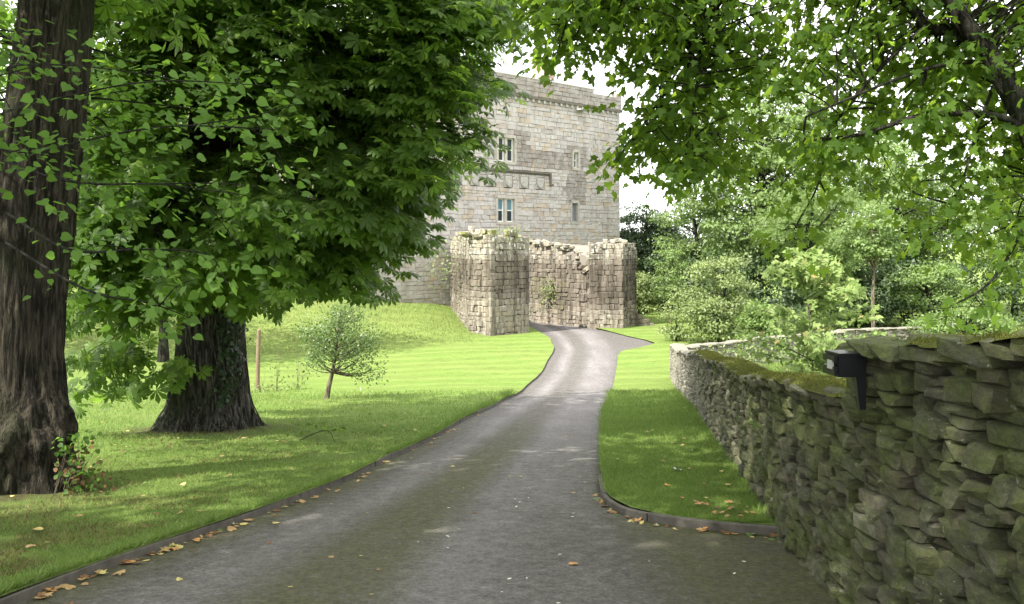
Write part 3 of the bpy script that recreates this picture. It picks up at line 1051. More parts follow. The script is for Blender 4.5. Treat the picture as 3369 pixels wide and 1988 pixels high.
def moss_top(rt, path, S, s0, s1, hf, o0, o1, r, amp=.05, n=260, m=14, name='moss', side=1, thr=-.1):
    """cushions of moss over the cope: a lumpy sheet plus short fuzz"""
    ss, oo = np.linspace(s0, s1, n), np.linspace(0, 1, m)
    V = np.zeros((n, m, 3))
    for i, s in enumerate(ss):
        p, t, nn = wall_at(path, S, s)
        nn = nn * side
        V[i, :, 0] = p[0] - nn[0] * (o0 + (o1 - o0) * oo)
        V[i, :, 1] = p[1] - nn[1] * (o0 + (o1 - o0) * oo)
        V[i, :, 2] = float(P(p[1])) + hf(s)
    X, Y = V[..., 0], V[..., 1]
    b = fbm(X * 4, Y * 4, 1, 2)
    lump = np.abs(vnoise(X * 13, Y * 13, 5)) * .6 + np.abs(vnoise(X * 27, Y * 27, 2)) * .3
    edge = np.minimum(1, np.minimum(oo, 1 - oo) * 6)[None]
    cov = sstep(b, thr - .25, thr + .35)
    V[..., 2] += -.02 + (amp * (.35 + lump) * cov + .012) * (.35 + .65 * edge)
    i = (np.arange(n - 1)[:, None] * m + np.arange(m - 1)[None]).ravel()
    F = np.stack([i, i + m, i + m + 1, i + 1], -1)
    o = part(name, V.reshape(-1, 3), F, M['moss'], rt, True)
    tag(o, kind='stuff')
    # fuzz
    k = int(n * m * 4)
    a, c = R.integers(0, n - 1, k), R.integers(0, m - 1, k)
    keep = cov[a, c] > .35
    a, c = a[keep], c[keep]
    base = V[a, c] + (V[a + 1, c] - V[a, c]) * R.random(len(a))[:, None] + (V[a, c + 1] - V[a, c]) * R.random(len(a))[:, None]
    blades(name + '_fuzz', base, .012, .034, .008, M['moss_fuzz'], rt, lean=1.2)


def blades(name, base, h0, h1, w, mat, parent=None, lean=.5, wd=None):
    n = len(base)
    th = R.random(n) * 2 * np.pi
    h = R.uniform(h0, h1, n)
    if wd is not None:
        h = h * wd
        w = w * wd
    sx = np.stack([np.cos(th), np.sin(th), np.zeros(n)], 1) * (np.broadcast_to(w, n)[:, None] * .5)
    ph = R.random(n) * 2 * np.pi
    tip = np.stack([np.cos(ph) * lean * h * R.random(n), np.sin(ph) * lean * h * R.random(n), h], 1)
    V = np.stack([base - sx, base + sx, base + tip], 1).reshape(-1, 3)
    F = np.arange(3 * n).reshape(-1, 3)
    o = part(name, V, F, mat, parent, False, {'rnd': np.repeat(R.random(n), 3)})
    return tag(o, kind='stuff')


sH = float(np.interp(5.4, WP[:, 1], WS))
hw = root('dry_stone_wall', (2.0, 4.0, float(P(4.0))), 'tall near section of dry stone wall at the right edge, big green-tinged rubble', 'wall')
hi_h = lambda s: 1.58 + .02 * math.sin(s * 3)
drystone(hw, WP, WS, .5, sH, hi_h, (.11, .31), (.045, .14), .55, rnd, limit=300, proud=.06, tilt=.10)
cope(hw, WP, WS, .5, sH - .02, hi_h, .27, rnd, (.16, .42), (.06, .11))
cope(hw, WP, WS, .45, sH - .04, hi_h, .27, rnd, (.2, .45), (.06, .10), off=.27)
moss_top(hw, WP, WS, .6, sH - .75, lambda s: hi_h(s) + .045, -.02, .52, rnd, .05, 150, 14, thr=.0)
# jagged end of the tall part where it steps down
em = []
pe, te, ne = wall_at(WP, WS, sH)
for k in range(13):
    z = 1.2 + k * .034
    for q in range(2):
        c = pe - ne * (.1 + q * .26 + rnd.uniform(-.03, .03)) + te * rnd.uniform(-.14, .0)
        em.append(frame(-ne, te, (.30, .26, rnd.uniform(.05, .10)), (c[0], c[1], float(P(pe[1])) + z), rnd.uniform(-.15, .15), rnd.uniform(-.3, .3)))
lay(hw, 'end_stone', em, ROUGH, M['rubble'], 60, 'end_fill')

lw = root('dry_stone_wall', (3.5, 16.0, float(P(16.0))), 'long low dry stone wall with a mossy top curving away along the drive', 'wall')
lo_h = lambda s: 1.25 + .14 * float(sstep(s, sH + 4, sH + 18)) + .03 * math.sin(s * .9)
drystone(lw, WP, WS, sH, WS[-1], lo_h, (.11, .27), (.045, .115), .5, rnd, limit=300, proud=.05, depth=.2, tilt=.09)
cope(lw, WP, WS, sH, WS[-1], lo_h, .24, rnd, (.15, .4), (.04, .08))
cope(lw, WP, WS, sH + .1, WS[-1], lo_h, .22, rnd, (.2, .45), (.04, .07), off=.24)
moss_top(lw, WP, WS, sH + .12, sH + 19, lambda s: lo_h(s) + .03, -.03, .46, rnd, .06, 420, 13, thr=-.35)
# squared end of the low wall
em = []
pe, te, ne = wall_at(WP, WS, WS[-1])
for k in range(16):
    for q in range(2):
        c = pe - ne * (.08 + q * .24)
        em.append(frame(-ne, te, (.26, .22, .10), (c[0], c[1], float(P(pe[1])) + .04 + k * .085), rnd.uniform(-.08, .08), rnd.uniform(-.15, .15)))
lay(lw, 'end_stone', em, ROUGH, M['rubble'], 60, 'end_fill')

BP = smooth_path([(24, 46.5), (16, 42.8), (10, 38.6), (6.7, 35.6)], 200)
BS = np.concatenate([[0], np.cumsum(np.linalg.norm(np.diff(BP, axis=0), axis=1))])
bw = root('dry_stone_wall', (10, 38.6, float(P(38))), 'low pale dry stone wall at the back of the garden behind the sapling', 'wall')
b_h = lambda s: 1.15 + .03 * math.sin(s)
drystone(bw, BP, BS, 0, BS[-1], b_h, (.25, .55), (.07, .15), .5, rnd, limit=300, depth=.2)
cope(bw, BP, BS, 0, BS[-1], b_h, .5, rnd, (.35, .7), (.06, .1))

# black box on a tapering bracket at the step of the wall
bxp = np.array([2.16, 5.9])
gz = float(P(5.66))
bx = root('wall_box', (2.0, 5.3, gz + 1.2), 'small black metal box on a tapering black bracket where the stone wall steps up', 'box')
zc = 1.6 - (362 - 243) / 900 * 5.3
ax = np.array([unit([1, .12]).tolist() + [0], unit([-.12, 1]).tolist() + [0], [0, 0, 1]])
o_ = np.array([1.93, 5.2, zc])
MB().box(o_, (.16, .16, .125), ax).build('housing', M['black'], bx)
MB().box(o_ + np.array([0, 0, .068]), (.172, .175, .012), ax).build('lid', M['black'], bx)
MB().box(o_ + np.array([-.095, -.01, -.03]), (.022, .14, .05), ax).box(o_ + np.array([-.095, -.01, .04]), (.022, .14, .035), ax).build('front_rim', M['black'], bx)
MB().box(o_ + np.array([-.101, -.03, .005]), (.012, .06, .05), ax).build('latch_plate', M['greyplate'], bx)
bt = o_ + np.array([.05, -.05, -.06])
MB().add(np.array([bt + np.array(q) for q in [(-.02, -.02, 0), (.04, -.02, 0), (.04, .02, 0), (-.02, .02, 0), (.005, -.015, -.19), (.04, -.015, -.19), (.04, .015, -.19), (.005, .015, -.19)]]), np.array([[0, 1, 2, 3], [4, 7, 6, 5], [0, 4, 5, 1], [1, 5, 6, 2], [2, 6, 7, 3], [3, 7, 4, 0]])).build('bracket', M['black'], bx)

# ------------------------------------------------------------------ leaves
def t_lime():
    o = np.array([(0, 0, 0), (.26, -.07, .03), (.47, .17, .06), (.44, .5, .04), (.2, .82, 0), (0, 1.06, -.08), (-.2, .82, 0), (-.44, .5, .04), (-.47, .17, .06), (-.26, -.07, .03), (0, .3, -.03), (0, .65, -.04)])
    F = [np.array([[0, 1, 2, 10], [10, 2, 3, 11], [11, 3, 4, 5], [0, 10, 8, 9], [10, 11, 7, 8], [11, 5, 6, 7]])]
    return o, F


def t_syc():
    a = [(0, 0), (.16, -.10), (.46, -.02), (.36, .16), (.62, .42), (.40, .42), (.34, .52), (.16, .56), (.20, .80), (0, 1.08)]
    pts = a + [(-x, y) for x, y in a[-2:0:-1]]
    o = np.array([(x, y, -.10 * (x * x + (y - .35) ** 2) * 1.6 + (.02 if i % 2 else -.02)) for i, (x, y) in enumerate(pts)] + [(0, .33, .02)])
    n = len(pts)
    return o, [np.array([[i, (i + 1) % n, n] for i in range(n)])]


def t_chest():
    V, F = [(0, 0, 0)], []
    for ang, l in ((-125, .62), (-80, .85), (-40, 1.0), (0, 1.05), (40, 1.0), (80, .85), (125, .62)):
        a = math.radians(ang)
        dx, dy = math.sin(a), math.cos(a)
        px, py = dy, -dx
        k = len(V)
        for s, w, z in ((.35, .10, -.02), (.66, .2, -.09), (1.0, 0, -.26)):
            if w:
                V.append((dx * s * l + px * w * l, dy * s * l + py * w * l, z * l + .03))
                V.append((dx * s * l - px * w * l, dy * s * l - py * w * l, z * l + .03))
            else:
                V.append((dx * l, dy * l, z * l))
        F += [(0, k + 1, k), (k, k + 1, k + 2), (k + 1, k + 3, k + 2), (k + 2, k + 3, k + 4)]
    return np.array(V), [np.array(F)]


def t_simple():
    return np.array([(0, 0, 0), (.3, .45, .06), (0, 1, -.05), (-.3, .45, .06)]), [np.array([[0, 1, 2], [0, 2, 3]])]


def t_oval():
    return np.array([(0, 0, 0), (.22, .25, .04), (.25, .6, .03), (0, 1, -.08), (-.25, .6, .03), (-.22, .25, .04)]), [np.array([[0, 1, 2, 3], [0, 3, 4, 5]])]


def t_pinn():
    V, F = [], []
    for i in range(4):
        for s in (-1, 1):
            y = .15 + i * .22
            k = len(V)
            V += [(0, y, 0), (s * .22, y + .02, -.02), (s * .42, y + .14, -.10), (s * .18, y + .16, -.02)]
            F.append((k, k + 1, k + 2, k + 3) if s > 0 else (k, k + 3, k + 2, k + 1))
    return np.array(V), [np.array(F)]


LIME, SYC, CHEST, SIMPLE, OVAL, PINN = t_lime(), t_syc(), t_chest(), t_simple(), t_oval(), t_pinn()


def nrm(v):
    return v / (np.linalg.norm(v, axis=-1, keepdims=True) + 1e-9)


def leaf_frames(dirs, normals):
    y = nrm(dirs)
    z = nrm(normals - (normals * y).sum(-1, keepdims=True) * y)
    x = np.cross(y, z)
    return np.stack([x, y, z], -1)                    # columns


def leaf_mesh(T, pos, rot, size):
    V, F = T
    W = np.einsum('nij,kj->nki', rot, V) * size[:, None, None] + pos[:, None]
    n, k = len(pos), len(V)
    FF = [(f[None] + (np.arange(n) * k)[:, None, None]).reshape(-1, f.shape[1]) for f in F]
    return W.reshape(-1, 3), FF, np.repeat(R.random(n), k)


def leaves(tree, T, pos, rot, size, mat, limit=0, name='crown'):
    """the leaves that show largest are objects, the others one crown part"""
    n = len(pos)
    pick = np.zeros(n, bool)
    if limit:
        rel = pos - np.array([0, 0, 1.6])
        dep = np.maximum(rel[:, 1], .3)
        vis = (np.abs(rel[:, 0] / dep) < .56) & (rel[:, 2] / dep < .265) & (rel[:, 2] / dep > -.39) & (rel[:, 1] > 1.5)
        sc = np.where(vis, size / dep, 0)
        pick[np.argsort(-sc)[:limit]] = True
        me = mesh('leaf', T[0], T[1], mat, True, {'rnd': np.zeros(len(T[0]))})
        for i in np.where(pick)[0]:
            A4 = np.eye(4)
            A4[:3, :3] = rot[i] * size[i]
            A4[:3, 3] = pos[i]
            obj('leaf', me, tree, Matrix(A4.tolist()))
    W, FF, rv = leaf_mesh(T, pos[~pick], rot[~pick], size[~pick])
    o = part(name, W, FF, mat, tree, True, {'rnd': rv})
    return tag(o, kind='stuff')


def in_poly(px, pz, poly):
    poly = np.asarray(poly)
    ins = np.zeros(len(px), bool)
    j = len(poly) - 1
    for i in range(len(poly)):
        xi, zi = poly[i]
        xj, zj = poly[j]
        c = ((zi > pz) != (zj > pz)) & (px < (xj - xi) * (pz - zi) / (zj - zi + 1e-12) + xi)
        ins ^= c
        j = i
    return ins


def sample_outline(poly, n, y0, y1, bulge=None):
    """cluster centres filling a crown: outline in X-Z, depth y0..y1"""
    poly = np.asarray(poly, float)
    lo, hi = poly.min(0), poly.max(0)
    out = []
    while sum(len(o) for o in out) < n:
        p = R.uniform(lo, hi, (n * 2, 2))
        p = p[in_poly(p[:, 0], p[:, 1], poly)]
        out.append(p)
    p = np.concatenate(out)[:n]
    y = R.uniform(y0, y1, n)
    k = y / bulge if bulge else np.ones(n)                # the crown's skirt lifts and narrows towards its front
    return np.stack([p[:, 0] * k, y, 1.6 + (p[:, 1] - 1.6) * k], 1)


def sample_ellipsoid(c, r, n, shell=.55, zmin=None):
    out = []
    while sum(len(o) for o in out) < n:
        v = nrm(R.normal(size=(n * 2, 3))) * (R.uniform(shell ** 3, 1, (n * 2, 1)) ** (1 / 3))
        p = np.array(c) + v * np.array(r)
        if zmin is not None: p = p[p[:, 2] > zmin]
        out.append(p)
    return np.concatenate(out)[:n]


def spray(centres, per, rad, flat, size, droop, centre, up=.8, out=.6, jit=.5, hang=.35):
    """leaves round each cluster centre. returns pos, rot, size"""
    n = len(centres)
    idx = np.repeat(np.arange(n), per)
    off = np.clip(R.normal(size=(len(idx), 3)), -1.7, 1.7) * np.array([rad, rad, rad * flat])
    pos = centres[idx] + off
    pos[:, 2] -= droop * (off[:, 0] ** 2 + off[:, 1] ** 2) / rad
    outw = nrm(pos - np.array(centre))
    d = nrm(off * np.array([1, 1, .3]) + outw * rad * .6 + R.normal(size=pos.shape) * rad * .4)
    d[:, 2] -= hang * (.6 + .9 * R.random(len(d)))
    nn = np.array([0, 0, up]) + outw * out + R.normal(size=pos.shape) * jit
    sz = size * R.uniform(.65, 1.2, len(idx))
    return pos, leaf_frames(d, nn), sz


def limb_net(mb, starts, centres, r0, r1, sag=.2, n=6, sides=5, wob=.15):
    """thin branches from the nearest start point to each centre"""
    starts = np.asarray(starts)
    for c in centres:
        k = np.argmin(np.linalg.norm(starts - c, axis=1) + R.random(len(starts)) * .6)
        a = starts[k]
        mid = (a + c) / 2 + R.normal(size=3) * wob * np.linalg.norm(c - a) * .4 + np.array([0, 0, sag * np.linalg.norm(c - a)])
        p = smooth_path([a, mid, c], n)
        mb.tube(p, np.linspace(r0, r1, n), sides)


def trunk(name, axis, mat, parent, nseg=72, rings=90, flare=.6, lobes=6, seed=0, ridge=.035, twist=0.0, burls=(), ribs=(9, .02, 30, .012)):
    """axis rows: x, y, z, r. fluted, flared at the foot, furrowed"""
    ax_ = np.asarray(axis, float)
    u = np.linspace(0, len(ax_) - 1, rings)
    q = smooth_path(ax_, rings)
    h = q[:, 2] - q[0, 2]
    th = np.arange(nseg) / nseg * 2 * np.pi
    H, TH = np.meshgrid(h, th, indexing='ij')
    T2 = TH + twist * H
    cs, sn = np.cos(T2), np.sin(T2)
    lob = fbm(cs * lobes * .35 + seed, sn * lobes * .35, H * .12, 2)
    f = np.exp(-H / .42)
    rr = q[:, 3][:, None] * (1 + .10 * fbm(cs * 1.2 + seed, sn * 1.2, H * .5, 3) + f * flare * (.25 + 1.7 * np.clip(lob + .2, 0, 2)) + .07 * lob * np.exp(-H / 2.2))
    rr += ridge * (1 - np.abs(fbm(cs * 5 + seed * 3, sn * 5, H * 1.1, 3))) - ridge * .6
    wv = TH + twist * H + .25 * fbm(cs * 1.5, sn * 1.5, H * .5 + seed, 2)
    rib = 1 - np.abs(np.sin(wv * ribs[0] * .5 + 1.3 * vnoise(cs * 2, sn * 2, H * .7))) ** .6
    fine_ = 1 - np.abs(np.sin(wv * ribs[2] * .5 + 2.2 * vnoise(cs * 4, sn * 4, H * 1.6))) ** .7
    rr -= ribs[1] * rib * (.4 + .6 * np.exp(-H / 2.5)) + ribs[3] * fine_
    for (bh, bt, bs, ba) in burls:
        dth = np.angle(np.exp(1j * (TH - bt)))
        g = np.exp(-((H - bh) / bs) ** 2 - (dth / .9) ** 2)
        rr += ba * g * (1 + .5 * fbm(cs * 4, sn * 4, H * 4, 3))
    X = q[:, 0][:, None] + rr * np.cos(TH)
    Y = q[:, 1][:, None] + rr * np.sin(TH)
    Z = q[:, 2][:, None] + np.zeros_like(rr)
    V = np.stack([X, Y, Z], -1).reshape(-1, 3)
    i = np.arange(rings - 1)[:, None] * nseg
    j = np.arange(nseg)[None]
    F = np.stack([i + j, i + (j + 1) % nseg, i + nseg + (j + 1) % nseg, i + nseg + j], -1).reshape(-1, 4)
    return part(name, V, F, mat, parent, True)


# ---- horse chestnut, the second trunk on the left
cz = float(G(-5.65, 16.7))
ch_t = root('chestnut_tree', (-5.65, 16.7, cz), 'massive horse chestnut with flared twisting trunk and big dark drooping crown', 'tree')
trunk('trunk', [(-5.68, 16.7, cz - .25, .74), (-5.66, 16.7, cz + .5, .66), (-5.6, 16.7, cz + 1.6, .62), (-5.5, 16.65, cz + 3, .60), (-5.4, 16.6, cz + 5.5, .52), (-5.3, 16.5, cz + 9, .36), (-5.3, 16.5, cz + 13, .15)], M['bark_chestnut'], ch_t, 170, 180, .55, 7, 3, .05, .3, [(.55, -1.9, .35, -.16)], (13, .13, 44, .03))
CH = [(-7.9, 6.2), (0.4, 6.2), (0.12, 4.9), (-0.12, 3.6), (-0.55, 3.0), (-0.85, 2.4), (-1.25, 2.0), (-1.6, 1.3), (-2.05, .95), (-2.6, 0.78), (-3.3, 0.6), (-4.05, 0.5), (-4.7, 0.7), (-5.43, 0.55), (-6.3, .5), (-7.9, .5)]
anch = np.concatenate([sample_outline(CH, 270, 12.7, 15.4, 14.5), sample_outline(CH, 80, 15.4, 18.6, 14.5), sample_outline([(-1.9, 5.8), (.4, 5.8), (.12, 4.9), (-.12, 3.6), (-.55, 3.0), (-.85, 2.4), (-1.25, 2.0), (-1.6, 1.3), (-2.05, .95), (-2.9, .85)], 75, 13.2, 15.6, 14.5), sample_outline([(-7.5, .5), (-6.1, .4), (-6.1, -.3), (-5.9, -.85), (-6.2, -.95), (-6.7, -1.0), (-7.3, -.9)], 7, 13.6, 15.2)])
cc, bough = [], []
for q in anch:                                        # each bough droops outwards, leaves layered along it
    o2 = q[:2] - np.array([-5.5, 16.6])
    hd = unit(o2 + R.normal(size=2) * .8) if np.linalg.norm(o2) > .1 else np.array([0, -1.0])
    sl_ = R.uniform(.25, .7)
    ln = R.uniform(.8, 1.5)
    dv = np.array([hd[0], hd[1], -sl_])
    pts = [q - dv * ln * f + np.array([0, 0, -.12 * ln * f * f]) for f in np.linspace(1, 0, 7)]
    bough.append(np.array(pts))
    cc += pts
cc = np.array(cc)
up_c = sample_ellipsoid((-5.4, 16.2, 8.5), (6.4, 5.8, 7.0), 340, .5, 5.2)
bm = MB()
spine = [(-5.5, 16.6, z) for z in (1.2, 2.2, 3.2, 4.5, 6, 8, 10)]
lim = []
for a in np.arange(0, 6.28, .7):
    for z, l, dr in ((1.7, 3.0, -.5), (3.0, 3.6, .2), (5.5, 4.2, 1.4), (8.5, 3.8, 2.6)):
        a2 = a + R.uniform(-.3, .3)
        p = smooth_path([(-5.5, 16.6, z), (-5.5 + math.cos(a2) * l * .5, 16.6 + math.sin(a2) * l * .42, z + .9), (-5.5 + math.cos(a2) * l, 16.6 + math.sin(a2) * l * .85, z + .4 + dr * .6)], 10)
        bm.tube(p, np.linspace(.15, .03, 10), 7)
        lim.append(p[3:])
lim = np.concatenate(lim)
limb_net(bm, lim, [p[0] for p in bough], .018, .01, .1, 6, 4)
for p in bough:
    bm.tube(p, np.linspace(.010, .003, len(p)), 4)
limb_net(bm, lim, up_c[::3], .02, .006, .1, 5, 4)
bm.build('branch', M['bark_dark'], ch_t, True)
p1 = spray(cc, 8, .19, .4, .19, .3, (-5.5, 17.6, 1.0), .75, .9, .28)
p2 = spray(up_c, 10, .55, .6, .26, .4, (-5.4, 16.6, 8.0), .7, .6, .5)
leaves(ch_t, CHEST, *[np.concatenate(x) for x in zip(p1, p2)], M['leaf_chestnut'], 300)

# ---- lime, the nearest trunk on the left
lz = float(G(-5.2, 9.66))
li_t = root('lime_tree', (-5.2, 9.66, lz), 'near lime tree with burred furrowed trunk and sunlit heart-shaped leaves at the left edge', 'tree')
trunk('trunk', [(-5.3, 9.66, lz - .25, .50), (-5.3, 9.66, lz + .5, .45), (-5.3, 9.66, lz + 1.6, .43), (-5.14, 9.66, lz + 3, .385), (-4.86, 9.66, lz + 5.3, .345), (-4.7, 9.6, lz + 8, .28), (-4.8, 9.5, lz + 12, .1)], M['bark_lime'], li_t, 160, 190, .5, 5, 9, .035, .05, [(.95, -.5, .28, .16), (.8, -1.4, .25, .10), (.35, -1.9, .2, .10)], (7, .04, 46, .022))
LI = [(-4.6, 3.5), (-3.25, 3.3), (-2.3, 3.05), (-1.7, 2.83), (-1.62, 2.25), (-1.98, 1.75), (-2.05, 1.25), (-2.45, 0.9), (-2.94, 1.0), (-3.35, 1.6), (-4.5, 2.2)]
twigs = [
    [(-5.0, 8.9, 3.3), (-4.2, 7.6, 3.1), (-3.4, 7.0, 2.98), (-2.75, 6.7, 2.86)],
    [(-5.0, 8.9, 2.9), (-3.9, 7.4, 2.75), (-2.7, 6.7, 2.80), (-1.72, 6.4, 2.72)],
    [(-5.0, 8.9, 2.4), (-3.6, 7.4, 2.42), (-2.6, 6.8, 2.48), (-1.68, 6.5, 2.42)],
    [(-5.0, 8.9, 2.4), (-3.6, 7.4, 2.1), (-2.7, 6.9, 2.05), (-1.95, 6.6, 1.95)],
    [(-5.0, 8.9, 1.9), (-3.7, 7.5, 1.55), (-2.9, 7.0, 1.55), (-2.25, 6.6, 1.52), (-2.05, 6.5, 1.3)],
    [(-5.0, 8.9, 1.6), (-3.7, 7.8, 1.2), (-2.9, 7.2, 1.12), (-2.4, 6.9, 1.0)],
    [(-5.1, 8.9, 3.4), (-4.6, 7.5, 2.75), (-4.2, 6.8, 2.5), (-3.6, 6.3, 2.3)],
    [(-6.0, 8.8, 3.3), (-4.9, 7.8, 3.0), (-4.2, 7.3, 2.95), (-3.4, 7.1, 3.1)],
    [(-6.2, 8.8, 2.7), (-4.8, 7.6, 2.5), (-4.1, 7.1, 2.35), (-3.4, 6.9, 2.25)],
    [(-5.8, 8.8, 3.7), (-4.6, 7.8, 3.45), (-3.8, 7.3, 3.3)],
]
bm = MB()
lpos, ldir, lsz = [], [], []
for tw in twigs:
    p = smooth_path(tw, 30)
    bm.tube(p, np.linspace(.014, .003, 30), 5)
    for k in range(6, 30):
        for s in (-1, 1):
            for _ in range(1):
                dr = nrm(p[min(k + 1, 29)] - p[k - 1])
                sd_ = np.cross(dr, [0, 0, 1]) * s
                d_ = nrm(dr * .6 + sd_ * R.uniform(.5, 1.1) + R.normal(size=3) * .25 + np.array([0, 0, -.3]))
                base = p[k] + R.normal(size=3) * np.array([.10, .14, .08])
                lpos.append(base + d_ * .03)
                ldir.append(d_)
                lsz.append(R.uniform(.035, .09))
lpos, ldir, lsz = np.array(lpos), np.array(ldir), np.array(lsz)
lnor = np.array([0, -.45, .75]) + R.normal(size=lpos.shape) * .38
q1 = (lpos, leaf_frames(ldir, lnor), lsz)
lc = sample_outline(LI, 45, 6.8, 8.4, 7.0)
lc2 = sample_outline([(-8, 5.2), (-3.0, 5.2), (-3.2, 4.0), (-3.4, 3.0), (-3.6, 2.0), (-4.5, 1.9), (-8, 1.9)], 60, 9.6, 11.6)
up_l = sample_ellipsoid((-5.3, 8.4, 8.6), (3.9, 4.6, 4.0), 280, .45, 5.0)
tw_pts = np.concatenate([smooth_path(t_, 12)[4:] for t_ in twigs])
limb_net(bm, tw_pts, lc[::2], .006, .003, .05, 6, 4)
limb_net(bm, [(-5.3, 9.95, z) for z in (3.2, 3.8, 4.6, 5.2, 6)], np.concatenate([lc2[::3], up_l[::4]]), .022, .005, .1, 7, 4)
for a in np.arange(0, 6.2, .9):
    z = 4.5 + R.random() * 4
    bm.tube(smooth_path([(-5, 9.6, z), (-5 + math.cos(a) * 2, 9.6 + math.sin(a) * 2, z + 1.5), (-5 + math.cos(a) * 4.2, 9.6 + math.sin(a) * 4.2, z + 2.2)], 8), np.linspace(.13, .03, 8), 7)
bm.build('branch', M['bark_dark'], li_t, True)
q2 = spray(lc, 12, .22, .5, .085, .3, (-5, 9.6, 2), .7, .5, .5)
q3 = spray(lc2, 20, .33, .6, .095, .3, (-5, 9.6, 2), .8, .4, .5)
q4 = spray(up_l, 16, .5, .5, .20, .3, (-5, 9.6, 8), .8, .4, .5)
leaves(li_t, LIME, *[np.concatenate(x) for x in zip(q1, q2, q3, q4)], M['leaf_lime'], 300)

# ---- sycamore overhanging from the right
sy_t = root('sycamore_tree', (6.6, 8.6, float(G(6.6, 8.6))), 'sycamore with dark limbs reaching in overhead from the right edge', 'tree')
sz0 = float(G(6.6, 8.6))
trunk('trunk', [(6.7, 8.7, sz0 - .2, .40), (6.6, 8.6, sz0 + 1, .34), (6.5, 8.5, sz0 + 3, .30), (6.6, 8.5, sz0 + 6, .24), (6.7, 8.5, sz0 + 10, .10)], M['bark_lime'], sy_t, 40, 50, .4, 5, 5, .03)
bm = MB()
SB = {
    'main': ([(6.5, 8.5, .2), (5.3, 8.2, 1.3), (4.71, 8, 2.38), (4.55, 8, 2.71), (4.28, 8, 3.18), (4.06, 8, 3.47), (3.7, 8, 4.05), (3.0, 8.4, 5.2), (2.2, 9.2, 6.4)], .13, .05),
    'fork': ([(4.30, 8, 3.16), (4.03, 8.1, 3.49), (3.77, 8.2, 3.58), (3.5, 8.3, 3.9), (2.6, 8.8, 4.6), (1.4, 9.4, 5.2)], .075, .02),
    'b1': ([(4.24, 8, 3.22), (3.77, 7.9, 3.16), (3.23, 7.8, 2.98), (2.49, 7.6, 2.67)], .022, .008),
    'b2': ([(4.62, 8, 2.55), (4.28, 7.9, 2.71), (3.59, 7.8, 2.71), (3.05, 7.8, 2.55), (2.58, 7.8, 2.49)], .04, .009),
    'b3': ([(3.88, 8, 3.7), (3.34, 8, 3.22), (3.05, 8.1, 2.86), (2.87, 8.2, 2.57), (2.8, 8.2, 2.13), (2.61, 8.3, 1.73)], .02, .005),
    'b4': ([(2.6, 8.8, 4.6), (1.96, 8.6, 3.87), (1.78, 8.5, 3.36), (1.67, 8.4, 2.67), (1.6, 8.3, 2.17)], .018, .005),
    'b5': ([(5.3, 8.2, 1.9), (4.71, 8, 2.2), (4.55, 7.9, 1.95), (4.42, 7.9, 1.62), (4.13, 7.8, 1.23), (3.74, 7.8, 1.01)], .028, .006),
    'b6': ([(4.28, 8, 3.0), (4.13, 8, 2.57), (3.95, 8, 2.02), (3.88, 8, 1.73)], .018, .005),
    'b7': ([(1.4, 9.4, 5.2), (1.1, 9.2, 4.3), (.75, 9.0, 3.9), (.45, 9.0, 3.5)], .016, .005),
    'b8': ([(2.2, 9.2, 6.4), (1.0, 9.4, 5.6), (.4, 9.6, 4.7), (.15, 9.6, 4.1)], .02, .005),
    'b9': ([(2.0, 8.6, 3.9), (1.5, 8.8, 3.1), (1.25, 9.0, 2.7), (1.0, 9.0, 2.4)], .014, .004),
    'up': ([(6.5, 8.5, 2.5), (6.8, 10, 5), (6, 11.5, 8), (5, 12, 10)], .15, .04),
    'up2': ([(6.5, 8.5, 3), (7.5, 7, 5.5), (7, 5.5, 8), (6, 4.5, 9.5)], .15, .04),
    'up3': ([(3.0, 8.4, 5.2), (2.0, 7.6, 7), (1.2, 6.6, 8.5)], .06, .02),
}
st_pts = []
for k, (pts, ra, rb) in SB.items():
    p = smooth_path(pts, 24)
    w = (p - p[0]) * 0
    w[:, 1] = .05 * np.sin(np.linspace(0, 9, 24))
    p = p + w * np.linspace(0, 1, 24)[:, None]
    bm.tube(p, np.linspace(ra, rb, 24), 8)
    st_pts.append(p[4:])
st_pts = np.concatenate(st_pts)
SY = [(0.1, 4.6), (.15, 4.0), (0.35, 3.62), (0.7, 3.75), (1.2, 3.7), (1.4, 3.2), (1.45, 2.75), (1.55, 2.5), (2.05, 2.5), (2.45, 2.65), (2.98, 2.3), (3.27, 2.4), (3.76, 2.2), (4.1, 1.75), (4.65, 1.5), (5.8, 1.4), (5.8, 4.6)]
s1 = np.concatenate([sample_outline(SY, 170, 7.8, 10.0, 9.0), sample_outline([(.3, 5.2), (.4, 4.1), (1.4, 3.75), (3.4, 3.0), (5.8, 2.3), (5.8, 5.2)], 440, 7.8, 10.4, 9.0)])
s1 = np.concatenate([s1, sample_outline([(0, 4.6), (.05, 3.9), (.5, 3.55), (1.0, 3.65), (1.5, 3.4), (1.9, 3.4), (2, 4.6)], 100, 8.4, 10, 9.0), sample_outline([(1.2, 3.4), (1.3, 2.65), (1.6, 2.4), (2.2, 2.35), (2.2, 3.6)], 55, 8.2, 9.8, 9.0)])
tips = np.concatenate([smooth_path(SB[k][0], 8)[3:] for k in ('b4', 'b9', 'b3', 'b5', 'b6', 'b7', 'b8', 'b2')])
tips = np.repeat(tips, 2, 0) + R.normal(size=(len(tips) * 2, 3)) * .06
s2 = sample_ellipsoid((5.6, 7.6, 8.0), (4.6, 5.0, 4.0), 330, .3, 5.0)
limb_net(bm, st_pts, s1, .011, .004, .05, 6, 4, .25)
for q in np.concatenate([s1, tips]):
    for _ in range(2):
        e = q + R.normal(size=3) * np.array([.22, .22, .12])
        bm.tube(np.array([q, (q + e) / 2 + R.normal(size=3) * .02, e]), [.004, .003, .002], 3)
limb_net(bm, st_pts, s2[::3], .03, .008, .08, 6, 4)
bm.build('branch', M['bark_dark'], sy_t, True)
